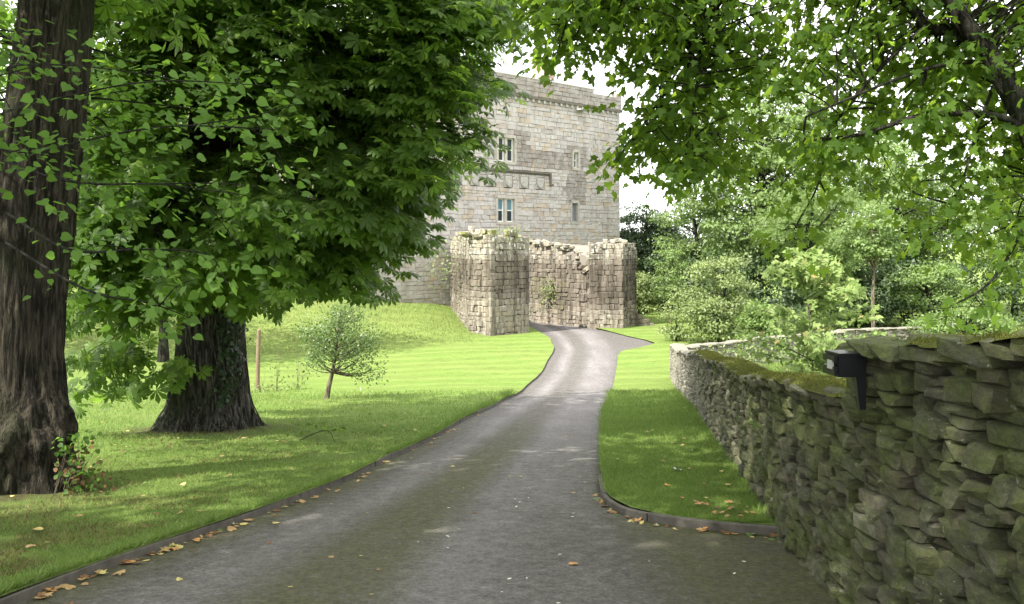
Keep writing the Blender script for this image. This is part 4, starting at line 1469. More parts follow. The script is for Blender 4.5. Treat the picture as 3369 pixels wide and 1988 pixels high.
w1 = spray(s1, 15, .19, .5, .098, .4, (6, 9, 2), .55, .1, .6, 1.0)
w2 = spray(s2, 14, .5, .4, .2, .3, (6, 9, 6), 1.0, .15, .4)
w3 = spray(tips, 13, .13, .6, .098, .4, (6, 9, 2), .55, .1, .6, 1.0)
leaves(sy_t, SYC, *[np.concatenate(x) for x in zip(w1, w2, w3)], M['leaf_sycamore'], 300)

# ------------------------------------------------------------------ other trees and shrubs
def tree(name, x, y, h, rx, mat, label, cat='tree', group=None, crown0=.25, clumps=60, per=130, lsize=.22, trunk_r=.22, T=SIMPLE, barkm='bark_dark', ry=None, clump_r=.17, shape=None, z0=None, up=.55):
    z = float(G(x, y)) if z0 is None else z0
    rt = root(name, (x, y, z), label, cat, group)
    ry = ry or rx * .9
    zc0, zc1 = z + h * crown0, z + h
    c = np.array([x, y, (zc0 + zc1) / 2])
    rr = np.array([rx, ry, (zc1 - zc0) / 2])
    tm = MB()
    tp_ = smooth_path([(x, y, z - .2), (x + R.normal() * .1, y, z + h * .3), (x + R.normal() * .25, y, z + h * .6), (x, y, z + h * .9)], 12)
    tm.tube(tp_, np.linspace(trunk_r, trunk_r * .2, 12) * np.r_[1.35, np.ones(11)], 9)
    cl = sample_ellipsoid(c, rr * .86, clumps, .45)
    if shape is not None:
        f = np.clip((cl[:, 2] - zc0) / (zc1 - zc0), 0, 1)
        k = np.interp(f, *shape)
        cl[:, 0] = x + (cl[:, 0] - x) * k
        cl[:, 1] = y + (cl[:, 1] - y) * k
    for q in cl[::2]:
        zz = np.clip(z + h * .15 + (q[2] - z) * .55, z + h * .12, z + h * .8)
        a = np.array([np.interp(zz, tp_[:, 2], tp_[:, 0]), y, zz])
        tm.tube(smooth_path([a, (a + q) / 2 + R.normal(size=3) * .1 * rx * .5, q], 6), np.linspace(trunk_r * .3, .012, 6), 5)
    tm.build('trunk', M[barkm], rt, True)
    rad = np.mean(rr) * clump_r * R.uniform(.7, 1.5, clumps)
    idx = np.repeat(np.arange(clumps), per)
    v = nrm(R.normal(size=(len(idx), 3)))
    v[:, 2] = np.where(v[:, 2] < -.3, -v[:, 2] * .4, v[:, 2])
    rad_ = rad[idx] * R.uniform(.45, 1.15, len(idx))
    pos = cl[idx] + v * rad_[:, None] * np.array([1.25, 1.25, .8])
    outw = nrm(v + nrm(pos - c) * .7)
    d_ = nrm(outw * .5 + R.normal(size=pos.shape) * .6 + np.array([0, 0, -.3]))
    nn = outw * .8 + np.array([0, 0, up]) + R.normal(size=pos.shape) * .35
    leaves(rt, T, pos, leaf_frames(d_, nn), lsize * R.uniform(.6, 1.3, len(idx)), M[mat])
    return rt


# right of the tower
tree('ivy_clad_tree', 12.6, 84, 9.3, 4.2, 'leaf_dark', 'dense dark green tree just right of the tower corner', crown0=-.2, clumps=230, per=100, lsize=.26, clump_r=.16)
tree('ash_tree', 18.2, 66, 18.5, 6.6, 'leaf_mid', 'tall loose grey-green tree rising above the others right of the tower', group='trees behind the garden', clumps=250, per=110, lsize=.30, T=SIMPLE, clump_r=.14, crown0=.08)
tree('ash_tree', 14.6, 71, 12.5, 3.6, 'leaf_mid', 'loose pale tree between the dark tower-side tree and the tall ash', group='trees behind the garden', clumps=70, per=110, lsize=.24, clump_r=.17, crown0=.05)
tree('ash_tree', 19.2, 57, 9.8, 4.0, 'leaf_bright', 'bright feathery tree behind the yellow-green bush', group='trees behind the garden', clumps=80, per=60, lsize=.42, T=PINN, clump_r=.2, crown0=.08)
tree('broadleaf_tree', 26.5, 64, 13.5, 5.6, 'leaf_mid', 'broad mid-green tree behind the slim young tree', group='trees behind the garden', clumps=95, per=110, lsize=.27, clump_r=.16, crown0=.06)
tree('broadleaf_tree', 33.5, 60, 12.0, 5.0, 'leaf_bright', 'pale tree at the far right showing through the sycamore leaves', group='trees behind the garden', clumps=80, per=100, lsize=.27, clump_r=.17, crown0=.03)
tree('broadleaf_tree', 23.5, 76, 10.5, 5.0, 'leaf_dark', 'dark tree filling the gap deep in the wood', group='trees behind the garden', clumps=70, per=110, lsize=.3, clump_r=.2, crown0=.0)
tree('broadleaf_tree', 33, 78, 12.5, 6.0, 'leaf_dark', 'dark tree far back at the right of the wood', group='trees behind the garden', clumps=70, per=110, lsize=.32, clump_r=.2, crown0=.0)
tree('broadleaf_tree', 41, 70, 12.5, 6.0, 'leaf_mid', 'rightmost far tree of the wood behind the sycamore', group='trees behind the garden', clumps=70, per=100, lsize=.3, clump_r=.2, crown0=.0)
tree('broadleaf_tree', 17.5, 80, 9.0, 4.5, 'leaf_dark', 'dark low tree behind the tall ash', group='trees behind the garden', clumps=60, per=110, lsize=.3, clump_r=.22, crown0=.0)
tree('flowering_shrub', 10.9, 47.5, 5.0, 2.1, 'leaf_yellow', 'tall yellow-green bush on the lawn behind the garden wall', 'bush', clumps=75, per=120, lsize=.16, clump_r=.24, crown0=-.22, trunk_r=.09)
tree('flowering_shrub', 8.9, 48.6, 3.0, .95, 'leaf_yellow', 'small yellow-green bush against the left of the tall one', 'bush', clumps=24, per=100, lsize=.15, clump_r=.33, crown0=-.22, trunk_r=.05)
tree('laurel_shrub', 12.3, 44.5, 2.55, 1.35, 'leaf_bright', 'bright green round shrub right of the tall yellow-green bush', 'bush', clumps=40, per=120, lsize=.17, T=OVAL, clump_r=.27, crown0=-.22, trunk_r=.05)
tree('laurel_shrub', 15.4, 47.5, 4.2, 2.1, 'leaf_dark', 'dark evergreen shrub behind the bright round one', 'bush', clumps=45, per=110, lsize=.2, T=OVAL, clump_r=.25, crown0=-.22, trunk_r=.06)
tree('laurel_shrub', 12.6, 52.5, 4.0, 2.0, 'leaf_dark', 'dark shrub behind the tall yellow-green bush', 'bush', clumps=45, per=110, lsize=.2, T=OVAL, clump_r=.25, crown0=-.22, trunk_r=.06)
tree('grey_shrub', 9.3, 66, 3.4, 1.7, 'leaf_yellow', 'pale grassy shrub on the slope right of the gate wall', 'bush', clumps=40, per=100, lsize=.2, clump_r=.25, crown0=-.22, trunk_r=.05)
tree('laurel_shrub', 11.9, 70, 4.6, 2.2, 'leaf_dark', 'dark shrub beside the pale one right of the gate wall', 'bush', clumps=45, per=110, lsize=.24, clump_r=.25, crown0=-.22, trunk_r=.06)
tree('young_tree', 10.3, 58.5, 5.2, 1.15, 'leaf_mid', 'slender young tree on the grass right of the gate wall', clumps=40, per=70, lsize=.16, clump_r=.28, crown0=.22, trunk_r=.06, barkm='bark_pale')
tree('young_tree', 20.1, 50, 7.6, 1.9, 'leaf_mid', 'young tree with a bare pale stem in front of the dark wood', clumps=48, per=100, lsize=.2, clump_r=.27, crown0=.52, trunk_r=.12, barkm='bark_pale')
tree('broadleaf_tree', 20.5, 60.5, 5.0, 3.0, 'leaf_dark', 'dark undergrowth tree behind the bare pale stem', group='trees behind the garden', clumps=50, per=110, lsize=.24, clump_r=.25, crown0=.0)
tree('broadleaf_tree', 25.5, 55, 4.2, 2.8, 'leaf_bright', 'low bright hedge tree above the tall wall at the right', group='trees behind the garden', clumps=50, per=110, lsize=.2, clump_r=.25, crown0=.0)
tree('broadleaf_tree', 20.8, 41.5, 2.5, 2.4, 'leaf_mid', 'low pale shrub right of the sapling over the tall wall', 'bush', clumps=50, per=90, lsize=.16, clump_r=.25, crown0=.0)
for k, (ux_, uy_, hh_, rr_) in enumerate(((15.5, 58, 4.5, 2.6), (18.2, 54.5, 3.6, 2.2), (23.0, 56.5, 5.0, 2.8), (28.5, 58, 4.6, 2.8), (33, 55, 4.6, 3.0), (14.2, 63, 5.0, 2.6), (29.5, 67, 7, 3.5), (17, 73, 7, 4))):
    tree('undergrowth_shrub', ux_, uy_, hh_, rr_, 'leaf_dark', 'dark undergrowth shrub ' + ('behind the tall yellow-green bush', 'left of the bare pale stem', 'right of the bare pale stem', 'over the near tall wall', 'at the far right edge of the wood', 'behind the slender young tree', 'deep in the wood at the right', 'deep in the wood below the tall ash')[k], 'bush', 'undergrowth of the wood', crown0=-.2, clumps=45, per=110, lsize=.24, clump_r=.25, trunk_r=.07)
tree('ash_tree', 22.6, 69, 18.0, 5.6, 'leaf_mid', 'tall pale tree right of the tallest ash', group='trees behind the garden', clumps=120, per=120, lsize=.28, clump_r=.14, crown0=.05)
tree('broadleaf_tree', 30, 70, 14.5, 5.5, 'leaf_bright', 'tall fresh green tree right of the slim young tree', group='trees behind the garden', clumps=110, per=110, lsize=.29, clump_r=.15, crown0=.05)
tree('broadleaf_tree', 37.5, 64, 13.5, 5.2, 'leaf_mid', 'pale tree at the right edge of the wood', group='trees behind the garden', clumps=100, per=110, lsize=.29, clump_r=.16, crown0=.03)
# left, behind the chestnut
tree('broadleaf_tree', -15.5, 40, 14, 5.5, 'leaf_bright', 'sunlit tree behind the chestnut at the far left', group='trees behind the chestnut', clumps=85, per=110, lsize=.27, clump_r=.18, crown0=.12)
tree('broadleaf_tree', -25.5, 42, 15, 6.5, 'leaf_bright', 'sunlit tree behind the near lime trunk', group='trees behind the chestnut', clumps=85, per=110, lsize=.3, clump_r=.18, crown0=.08)
tree('broadleaf_tree', -20, 56, 16, 7, 'leaf_mid', 'tall tree on the rough bank behind the chestnut', group='trees behind the chestnut', clumps=80, per=110, lsize=.34, clump_r=.2, crown0=.15)
tree('broadleaf_tree', -10.5, 66, 15, 5.5, 'leaf_mid', 'tree at the left end of the tower hidden behind the chestnut', group='trees behind the chestnut', clumps=70, per=110, lsize=.32, clump_r=.2, crown0=.15)
# the rest of the avenue, beside and behind the viewer: it shades the near drive
for (ax_, ay_, hh, lab) in ((-7.2, 1.2, 13, 'big lime of the avenue left of the viewer'), (-8.2, -4.2, 14, 'big lime of the avenue behind the viewer')):
    tree('avenue_tree', ax_, ay_, hh, 5.0, 'leaf_lime', lab, group='avenue trees', clumps=100, per=75, lsize=.32, T=OVAL, clump_r=.2, crown0=.42, trunk_r=.4, barkm='bark_lime')

# small evergreen on the left lawn
hz = float(G(-5.3, 26))
ho = root('holly_tree', (-5.3, 26, hz), 'small grey-green evergreen tree alone on the left lawn', 'tree')
hm = MB()
stem = smooth_path([(-5.36, 26, hz - .1), (-5.3, 26, hz + .3), (-5.18, 26, hz + .8), (-5.05, 26, hz + 1.6), (-4.95, 26, hz + 2.5)], 14)
hm.tube(stem, np.linspace(.085, .02, 14) * np.r_[1.5, 1.15, np.ones(12)], 8)
hcl = sample_ellipsoid((-4.95, 26, hz + 1.75), (1.12, 1.0, .95), 64, .35)
hcl = np.vstack([hcl, [(-4.0, 25.9, hz + .78), (-3.85, 26, hz + .85), (-4.3, 26, hz + .72), (-4.15, 25.9, hz + .7), (-5.9, 26, hz + .95)]])
for q in hcl:
    zz = np.clip(q[2] - .5, hz + .75, hz + 2.0)
    a = np.array([np.interp(zz, stem[:, 2], stem[:, 0]), 26, zz])
    hm.tube(smooth_path([a, (a + q) / 2 + np.array([0, 0, -.08]), q], 6), np.linspace(.02, .006, 6), 4)
hm.build('trunk', M['bark_pale'], ho, True)
idx = np.repeat(np.arange(len(hcl)), 74)
v = R.normal(size=(len(idx), 3)) * .15
pos = hcl[idx] + v
leaves(ho, OVAL, pos, leaf_frames(nrm(v + R.normal(size=v.shape) * .1), nrm(v) + np.array([0, 0, .6]) + R.normal(size=v.shape) * .5), R.uniform(.055, .10, len(idx)), M['leaf_holly'])

# sapling with reddish tips in the walled garden
sx, sy = 5.0, 15.0
sz_ = float(G(sx, sy))
sa = root('maple_sapling', (sx, sy, sz_), 'young sapling with pale leaves and orange shoot tips behind the mossy wall', 'tree')
sm = MB()
smain = smooth_path([(sx, sy, sz_), (sx + .03, sy, sz_ + 1.0), (sx - .05, sy, sz_ + 2.0), (sx - .12, sy, sz_ + 2.95)], 16)
sm.tube(smain, np.linspace(.028, .006, 16), 6)
spos, sdir_, ssz = [], [], []
for k in range(60):
    f = R.random() ** .8
    z = sz_ + .5 + f * 2.4
    ln = (1 - f) ** .75 * 1.35 + .2
    a = R.random() * 6.28
    b0 = np.array([np.interp(z, smain[:, 2], smain[:, 0]), sy, z])
    e = b0 + np.array([math.cos(a) * ln, math.sin(a) * ln, .28 * ln + .1])
    p = smooth_path([b0, (b0 + e) / 2 + np.array([0, 0, .06]), e], 8)
    sm.tube(p, np.linspace(.010, .003, 8), 4)
    for i in range(1, 8):
        for _ in range(6):
            d_ = nrm(nrm(e - b0) * .5 + R.normal(size=3) * .6 + np.array([0, 0, -.35]))
            spos.append(p[i] + R.normal(size=3) * .05)
            sdir_.append(d_)
            ssz.append(R.uniform(.07, .125))
for k in range(60):                                   # the side shoots at the right, over the wall
    c = np.array([6.15 + R.normal() * .5, 15 + R.normal() * .3, sz_ + .95 + R.normal() * .18])
    for _ in range(7):
        spos.append(c + R.normal(size=3) * .09); sdir_.append(nrm(R.normal(size=3) + np.array([0, 0, -.3]))); ssz.append(R.uniform(.06, .11))
sm.build('trunk', M['bark_pale'], sa, True)
spos, sdir_, ssz = map(np.array, (spos, sdir_, ssz))
leaves(sa, SYC, spos, leaf_frames(sdir_, np.array([-.15, -.5, .8]) + R.normal(size=spos.shape) * .4), ssz, M['leaf_sapling'], 200)

# undergrowth in the garden behind the wall
for (gx_, gy_, n, rad, hgt, mt, T_, ls, lab) in ((3.6, 9.3, 240, .40, 1.0, 'leaf_bright', OVAL, .10, 'leafy green plant just behind the mossy wall'), (4.1, 11.2, 260, .45, .95, 'leaf_mid', SYC, .10, 'spreading leafy plant at the foot of the sapling'), (6.6, 18.5, 300, .7, 1.0, 'leaf_yellow', OVAL, .10, 'pale leafy plant behind the sapling'), (8.6, 33.0, 260, .75, 1.25, 'leaf_yellow', OVAL, .14, 'pale leafy plant against the back garden wall'), (11.0, 36.2, 300, .9, 1.35, 'leaf_bright', OVAL, .15, 'bright leafy plant hiding part of the back garden wall'), (14.0, 38.6, 300, 1.0, 1.3, 'leaf_mid', OVAL, .15, 'green leafy plant at the right of the back garden wall'), (3.05, 8.0, 160, .28, 1.05, 'leaf_bright', SYC, .085, 'low green plant beside the black box behind the wall')):
    g0 = float(G(gx_, gy_))
    ur = root('garden_plant', (gx_, gy_, g0), lab, 'plant')
    um_ = MB()
    for k in range(10):
        um_.tube(smooth_path([(gx_, gy_, g0), (gx_ + R.normal() * rad * .4, gy_ + R.normal() * rad * .4, g0 + hgt * .6), (gx_ + R.normal() * rad * .8, gy_ + R.normal() * rad * .8, g0 + hgt)], 5), np.linspace(.01, .004, 5), 4)
    um_.build('stem', M['bark_pale'], ur)
    pos = np.stack([gx_ + R.normal(size=n) * rad, gy_ + R.normal(size=n) * rad, g0 + hgt * R.uniform(.45, 1.12, n)], 1)
    leaves(ur, T_, pos, leaf_frames(nrm(R.normal(size=(n, 3)) + np.array([0, 0, -.1])), np.array([-.1, -.3, .9]) + R.normal(size=(n, 3)) * .4), R.uniform(.7, 1.25, n) * ls, M[mt], 0, 'foliage')
# tall grass behind the wall
n = 9000
bx_, by_ = R.uniform(3.2, 8.5, n), R.uniform(10, 26, n)
kx = np.interp(by_, WP[:, 1], WP[:, 0])
ok = bx_ > kx + .7
base = np.stack([bx_, by_, G(bx_, by_)], 1)[ok]
tag(blades('tall_grass', base, .7, 1.35, .016, M['grass'], None, .45), 'tall fine grass growing behind the low mossy wall', 'grass')

# ivy on the chestnut trunk
iv = root('ivy', (-5.5, 16.1, cz), 'dark ivy climbing the front of the chestnut trunk', 'ivy')
n = 850
zz = R.uniform(0, 1, n) ** .8 * 4.2
hh = cz + .55 + zz
th0 = -1.05 + .35 * np.sin(zz * 1.3) + R.normal(size=n) * (.14 + .07 * zz)
rr_ = np.interp(hh - cz, [0, .5, 1.6, 3, 5.5], [.86, .76, .68, .66, .60]) + R.uniform(.02, .10, n)
pos = np.stack([-5.6 + rr_ * np.cos(th0), 16.7 + rr_ * np.sin(th0), hh], 1)
outw = np.stack([np.cos(th0), np.sin(th0), np.zeros(n) + .3], 1)
leaves(iv, SYC, pos, leaf_frames(R.normal(size=(n, 3)) * .6 + np.array([0, 0, -.7]), outw + R.normal(size=(n, 3)) * .3), R.uniform(.05, .10, n), M['leaf_ivy'], 0, 'foliage')
im = MB()
for k in range(9):
    t0 = -1.3 + k * .12
    zz_ = np.linspace(.05, 4.2, 22)
    th_ = t0 + .15 * np.sin(zz_ * 1.7 + k) + .25 * np.sin(zz_ * .6 + k)
    r_ = np.interp(zz_, [0, .5, 1.6, 3, 5.5], [.98, .76, .68, .66, .6]) + .01
    im.tube(np.stack([-5.6 + r_ * np.cos(th_), 16.7 + r_ * np.sin(th_), cz + zz_], 1), .014, 5)
im.build('vine_stem', M['bark_chestnut'], iv, True)

# epicormic shoots at the foot of the lime
ep = root('basal_shoots', (-4.72, 9.35, lz), 'leafy green and rusty shoots sprouting at the foot of the near lime', 'plant')
n = 260
pos = np.stack([-4.72 + np.abs(R.normal(size=n)) * .16, 9.4 + R.normal(size=n) * .16, lz + R.random(n) ** 1.3 * .62], 1)
pos[:, 0] += (lz + .62 - pos[:, 2]) * .25
leaves(ep, LIME, pos[:150], leaf_frames(nrm(R.normal(size=(150, 3)) + np.array([.5, -.3, .1])), np.array([.3, -.6, .6]) + R.normal(size=(150, 3)) * .4), R.uniform(.035, .065, 150), M['leaf_lime'], 0, 'foliage')
M['rust'] = leaf_mat('dead leaf', [(0, (.06, .032, .014)), (.5, (.11, .06, .025)), (1, (.18, .11, .05))], (.14, .08, .03), .2, .2, .7)
leaves(ep, LIME, pos[150:] + np.array([.03, 0, -.1]), leaf_frames(nrm(R.normal(size=(110, 3))), np.array([.3, -.6, .6]) + R.normal(size=(110, 3)) * .4), R.uniform(.03, .055, 110), M['rust'], 0, 'dead_foliage')
em_ = MB()
for k in range(16):
    b0 = np.array([-4.72 + R.normal() * .05, 9.4 + R.normal() * .12, lz])
    em_.tube(smooth_path([b0, b0 + np.array([.1, -.05, .25]), b0 + np.array([.2 + R.normal() * .1, -.1, .3 + R.random() * .3])], 5), np.linspace(.006, .002, 5), 4)
em_.build('stem', M['bark_pale'], ep)

# wooden stake and tall weeds on the left lawn
pz = float(G(-8.75, 31))
pr_ = root('wooden_stake', (-8.75, 31, pz), 'plain round wooden stake standing on the left lawn behind the chestnut', 'post')
pm = MB().tube(np.array([(-8.78, 31, pz - .2), (-8.76, 31, pz + .6), (-8.74, 31, pz + 1.3), (-8.72, 31, pz + 2.0)]), [.085, .075, .07, .068], 9)
pm.build('shaft', M['post'], pr_, True)
MB().tube(np.array([(-8.72, 31, pz + 2.0), (-8.72, 31, pz + 2.03), (-8.72, 31, pz + 2.05)]), [.068, .05, .002], 9).build('top', M['post'], pr_, True)
for (wx, wy, wh, lab) in ((-7.9, 30.2, 1.5, 'tall thin flowering weed right of the wooden stake'), (-7.3, 30.6, 1.35, 'tall thin weed nearest the small evergreen'), (-10.2, 27.5, .8, 'low yellow-green weed clump left of the chestnut trunk'), (-8.3, 29.6, .5, 'low leafy weed at the foot of the wooden stake')):
    wz = float(G(wx, wy))
    wr_ = root('weed', (wx, wy, wz), lab, 'plant')
    wm = MB()
    for k in range(3):
        wm.tube(smooth_path([(wx, wy, wz), (wx + .04 * k, wy, wz + wh * .5), (wx + .12 * (k - .5), wy, wz + wh)], 6), np.linspace(.008, .003, 6), 4)
    wm.build('stem', M['bark_pale'], wr_)
    n = 90
    pos = np.stack([wx + R.normal(size=n) * .16, wy + R.normal(size=n) * .16, wz + R.random(n) ** 2 * wh * .55], 1)
    leaves(wr_, OVAL, pos, leaf_frames(nrm(R.normal(size=(n, 3)) + np.array([0, 0, .4])), R.normal(size=(n, 3)) + np.array([0, 0, .8])), R.uniform(.06, .14, n), M['leaf_yellow'], 0, 'foliage')

# tufts growing on the ruin
for (tx, ty, tz, n, rad, lab) in ((-.2, 52.3, 2.25, 130, .55, 'yellow-green plants growing on top of the left gate pier'), (2.55, 59.3, -1.55, 240, .32, 'green fern-like plants hanging on the gate passage wall'), (-4.4, 56.2, .3, 320, .6, 'mossy creeper on the wall left of the gate pier')):
    q_ = root('wall_plant', (tx, ty, tz), lab, 'plant')
    o3 = np.array([-.45, -.35, 0]) if tz < 1 else np.zeros(3)
    pos = np.array([tx, ty, tz]) + o3 * .3 + R.normal(size=(n, 3)) * np.array([rad, rad * .45, rad * (.3 if tz > 1 else 1.3)])
    leaves(q_, SIMPLE, pos, leaf_frames(nrm(R.normal(size=(n, 3)) + np.array([0, 0, -.4])), R.normal(size=(n, 3)) * .5 + np.array([-.5, -.6, .5])), R.uniform(.08, .2, n), M['leaf_yellow'], 0, 'foliage')

# ------------------------------------------------------------------ grass
def scatter(n, xf, y0, y1, p=2.0):
    """points denser near the viewer"""
    f = R.random(n)
    y = (y0 ** (1 - p) * (1 - f) + y1 ** (1 - p) * f) ** (1 / (1 - p))
    a, b = xf(y)
    x = a + (b - a) * R.random(n)
    return x, y


x, y = scatter(190000, lambda y: (np.maximum(-.62 * y - .3, -16), Ledge(y) - .045), 4.8, 30, 1.9)
keep = R.random(len(x)) > bare_at(x, y) * .93
keep &= R.random(len(x)) < .35 + .65 * sstep(fbm(x * .8, y * .8, 0, 3), -.6, .3)
x, y = x[keep], y[keep]
wd = np.maximum(1, y / 9.0)
gl = blades('grass', np.stack([x, y, G(x, y) - .004], 1), .016, .042, .007, M['grass'], None, 1.6, wd)
tag(gl, 'short mown grass blades of the lawn left of the drive', 'grass')
x, y = scatter(70000, lambda y: (Redge(y) + .05, np.interp(y, WP[:, 1], WP[:, 0]) + .05), 7.75, 30, 1.9)
wd = np.maximum(1, y / 9.0)
gr = blades('grass', np.stack([x, y, G(x, y) - .004], 1), .016, .042, .007, M['grass'], None, 1.6, wd)
tag(gr, 'short mown grass blades of the strip right of the drive', 'grass')
# thin shaded turf under the near trees: dead thatch among the blades
x, y = scatter(26000, lambda y: (np.maximum(-.62 * y - .3, -14), Ledge(y) - .3), 4.8, 16, 1.9)
keep = fbm(x * 1.6, y * 1.6, 4, 3) + .25 * fbm(x * 6, y * 6, 1, 2) > .12
x, y = x[keep], y[keep]
M['thatch'] = leaf_mat('dead thatch', [(0, (.08, .075, .03)), (.6, (.15, .13, .055)), (1, (.24, .19, .09))], (.18, .15, .06), .2, .1, .8)
tag(blades('thatch', np.stack([x, y, G(x, y) - .002], 1), .014, .045, .010, M['thatch'], None, 2.0, np.maximum(1, y / 9)), 'brown dead thatch in the thin shaded turf under the two big trees', 'grass')
# rough bank
n = 30000
x, y = R.uniform(-24, -1, n), R.uniform(42.5, 62, n)
rg = lawn_attr(x, y)['rough']
keep = R.random(n) < rg
gb_ = blades('rough_grass', np.stack([x, y, G(x, y)], 1)[keep], .05, .16, .03, M['dry_grass'], None, 1.2)
tag(gb_, 'rough tawny unmown grass on the bank below the tower', 'grass')
# ragged turf lip along the edging and round the wall foot
x, y = [], []
for k in range(9000):
    yy_ = 4.5 + 24 * R.random() ** 1.8
    x.append(float(Ledge(yy_)) - .045 - abs(R.normal()) * .02); y.append(yy_)
for k in range(2600):
    yy_ = 7.8 + 22 * R.random() ** 1.6
    x.append(float(np.interp(yy_, WP[:, 1], WP[:, 0])) - abs(R.normal()) * .06 - .03); y.append(yy_)
for k in range(2600):
    yy_ = 9.2 + 20 * R.random() ** 1.6
    x.append(float(Redge(yy_)) + .02 + abs(R.normal()) * .03); y.append(yy_)
x, y = np.array(x), np.array(y)
lip = blades('turf_lip', np.stack([x, y, G(x, y) - .02], 1), .04, .12, .008, M['grass'], None, 1.4, np.maximum(1, y / 12))
tag(lip, 'longer ragged grass along the edging boards and wall foot', 'grass')

# ------------------------------------------------------------------ fallen leaves, twigs, small litter
def curl_leaf(T, k):
    V = T[0].copy()
    V[:, 0] -= V[:, 0].mean(); V[:, 1] -= .45
    V[:, 2] = .35 * k * (V[:, 0] ** 2) * 2 + .3 * k * V[:, 1] ** 2
    return V, T[1]


for nm, c in (('fall_tan', (.36, .24, .11)), ('fall_brown', (.17, .09, .04)), ('fall_yellow', (.46, .38, .14)), ('fall_orange', (.40, .21, .08)), ('fall_green', (.12, .20, .05))):
    M[nm] = plain(nm.replace('fall_', '') + ' fallen leaf', c, .75, .25, .45, 30)
LM = {}
for ti, T_ in enumerate((LIME, OVAL, SYC)):
    for kk, k in enumerate((.4, 1.0, -.6)):
        for nm in ('fall_tan', 'fall_brown', 'fall_yellow', 'fall_orange', 'fall_green', 'whiteleaf'):
            LM[(ti, kk, nm)] = None


def fallen(x, y, z, nm, size, label, group=None, ti=None):
    ti = rnd.randrange(3) if ti is None else ti
    key = (ti, rnd.randrange(3), nm)
    if LM[key] is None:
        V, F = curl_leaf((LIME, OVAL, SYC)[ti], (.4, 1.0, -.6)[key[1]])
        V = V.copy(); V[:, 2] -= V[:, 2].min()
        LM[key] = mesh('fallen_leaf', V, F, M[nm], True)
    o = obj('fallen_leaf', LM[key], None, Matrix.Translation((x, y, z + .004)) @ Matrix.Rotation(rnd.uniform(0, 6.28), 4, 'Z') @ Matrix.Rotation(rnd.uniform(-.3, .3), 4, 'X') @ Matrix.Scale(size, 4))
    w = {'fall_tan': 'tan', 'fall_brown': 'dark brown', 'fall_yellow': 'yellowish', 'fall_orange': 'orange', 'fall_green': 'greenish'}.get(nm)
    if group and w:
        label, group = w + ' ' + label, w + ' ' + group
    return tag(o, label, 'leaf', group)


cols = ['fall_tan'] * 5 + ['fall_brown'] * 3 + ['fall_yellow'] * 3 + ['fall_orange'] + ['fall_green']
for k in range(120):
    yy_ = 4.6 + 17 * rnd.random() ** 1.7
    if rnd.random() < .5: yy_ = rnd.gauss(6.9, .9)
    yy_ = max(yy_, 4.6)
    fallen(float(Ledge(yy_)) + .03 + abs(rnd.gauss(0, .06)), yy_, float(P(yy_)) + .003 + rnd.random() * .012, rnd.choice(cols), rnd.uniform(.04, .085), 'dry fallen leaf lying against the left edging board', 'fallen leaves along the left edging')
ce = smooth_path([(2.2, 7.56), (1.84, 7.71), (1.4, 8.0), (1.08, 8.42), (.95, 9.0), (.94, 9.7)], 60)
for k in range(55):
    q = ce[rnd.randrange(60)]
    fallen(q[0] + rnd.gauss(0, .03) - .03, q[1] - abs(rnd.gauss(0, .05)) - .02, float(P(q[1])) + .01, rnd.choice(cols), rnd.uniform(.04, .08), 'dry fallen leaf lying below the short curved edging', 'fallen leaves along the curved edging')
for k in range(28):
    xx_, yy_ = rnd.uniform(1.75, 2.2), rnd.uniform(7.85, 8.7)
    fallen(xx_, yy_, float(G(xx_, yy_)) + .02, rnd.choice(['fall_tan', 'fall_brown', 'fall_orange']), rnd.uniform(.04, .075), 'fallen leaf on the turf in the corner by the wall', 'fallen leaves in the wall corner')
for k in range(60):
    yy_ = rnd.uniform(5.2, 16)
    xx_ = rnd.uniform(float(Ledge(yy_)) + .2, float(Redge(yy_)) - .1)
    fallen(xx_, yy_, float(P(yy_)) + .015, rnd.choice(cols), rnd.uniform(.03, .06), 'single dry leaf out on the asphalt', 'scattered leaves on the drive')
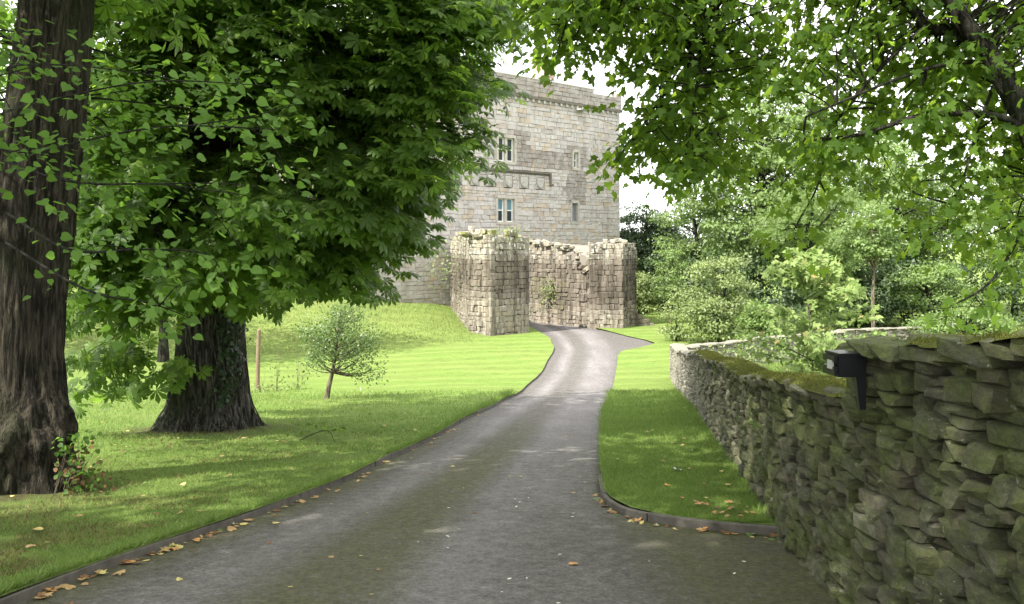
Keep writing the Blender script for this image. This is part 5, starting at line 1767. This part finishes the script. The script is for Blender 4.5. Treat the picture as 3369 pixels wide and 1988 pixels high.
for k in range(26):
    yy_ = rnd.uniform(5.2, 9.5)
    xx_ = rnd.uniform(-.8, 1.9)
    fallen(xx_, yy_, float(P(yy_)) + .015, 'whiteleaf', rnd.uniform(.018, .042), 'tiny white petal-like scrap on the asphalt', 'white scraps on the drive', 1)
for k in range(70):
    yy_ = rnd.uniform(6.5, 20)
    xx_ = rnd.uniform(-.5 * yy_ - .5, float(Ledge(yy_)) - .3)
    fallen(xx_, yy_, float(G(xx_, yy_)) + .03, rnd.choice(cols), rnd.uniform(.04, .08), 'dead leaf lying in the grass of the left lawn', 'fallen leaves on the left lawn')
for k in range(22):
    yy_ = rnd.uniform(8.5, 16)
    xx_ = rnd.uniform(float(Redge(yy_)) + .2, float(np.interp(yy_, WP[:, 1], WP[:, 0])) - .15)
    fallen(xx_, yy_, float(G(xx_, yy_)) + .03, rnd.choice(cols), rnd.uniform(.04, .07), 'dead leaf lying on the grass strip right of the drive', 'fallen leaves on the right strip')
fallen(-3.52, 13.9, float(G(-3.52, 13.9)) + .03, 'fall_orange', .11, 'bright orange fallen leaf alone on the left lawn', None, 0)
fallen(.45, 6.55, float(P(6.55)) + .01, 'fall_orange', .07, 'orange curled leaf near the bottom centre of the drive', None, 0)
fallen(2.0, 11.2 - .35, float(G(1.75, 10.9)) + .03, 'whiteleaf', .10, 'pale blue-white fallen leaf on the right grass strip', None, 2)
tw = root('fallen_twig', (-3.1, 14.6, float(G(-3.1, 14.6))), 'small fallen branch with green leaves on the left lawn', 'twig')
g0 = float(G(-3.1, 14.6))
tm = MB()
tm.tube(smooth_path([(-3.45, 14.0, g0 + .03), (-3.15, 14.4, g0 + .14), (-2.95, 14.5, g0 + .15), (-2.8, 14.2, g0 + .05)], 10), np.linspace(.008, .004, 10), 5)
tm.build('stem', M['bark_dark'], tw)
n = 26
pos = np.stack([R.uniform(-3.5, -2.75, n), 14.75 + R.normal(size=n) * .08, g0 + .08 + R.random(n) * .12], 1)
leaves(tw, OVAL, pos, leaf_frames(nrm(R.normal(size=(n, 3)) * np.array([1, .5, .3])), np.array([0, -.3, 1]) + R.normal(size=(n, 3)) * .4), R.uniform(.06, .12, n), M['leaf_chestnut'], 0, 'foliage')
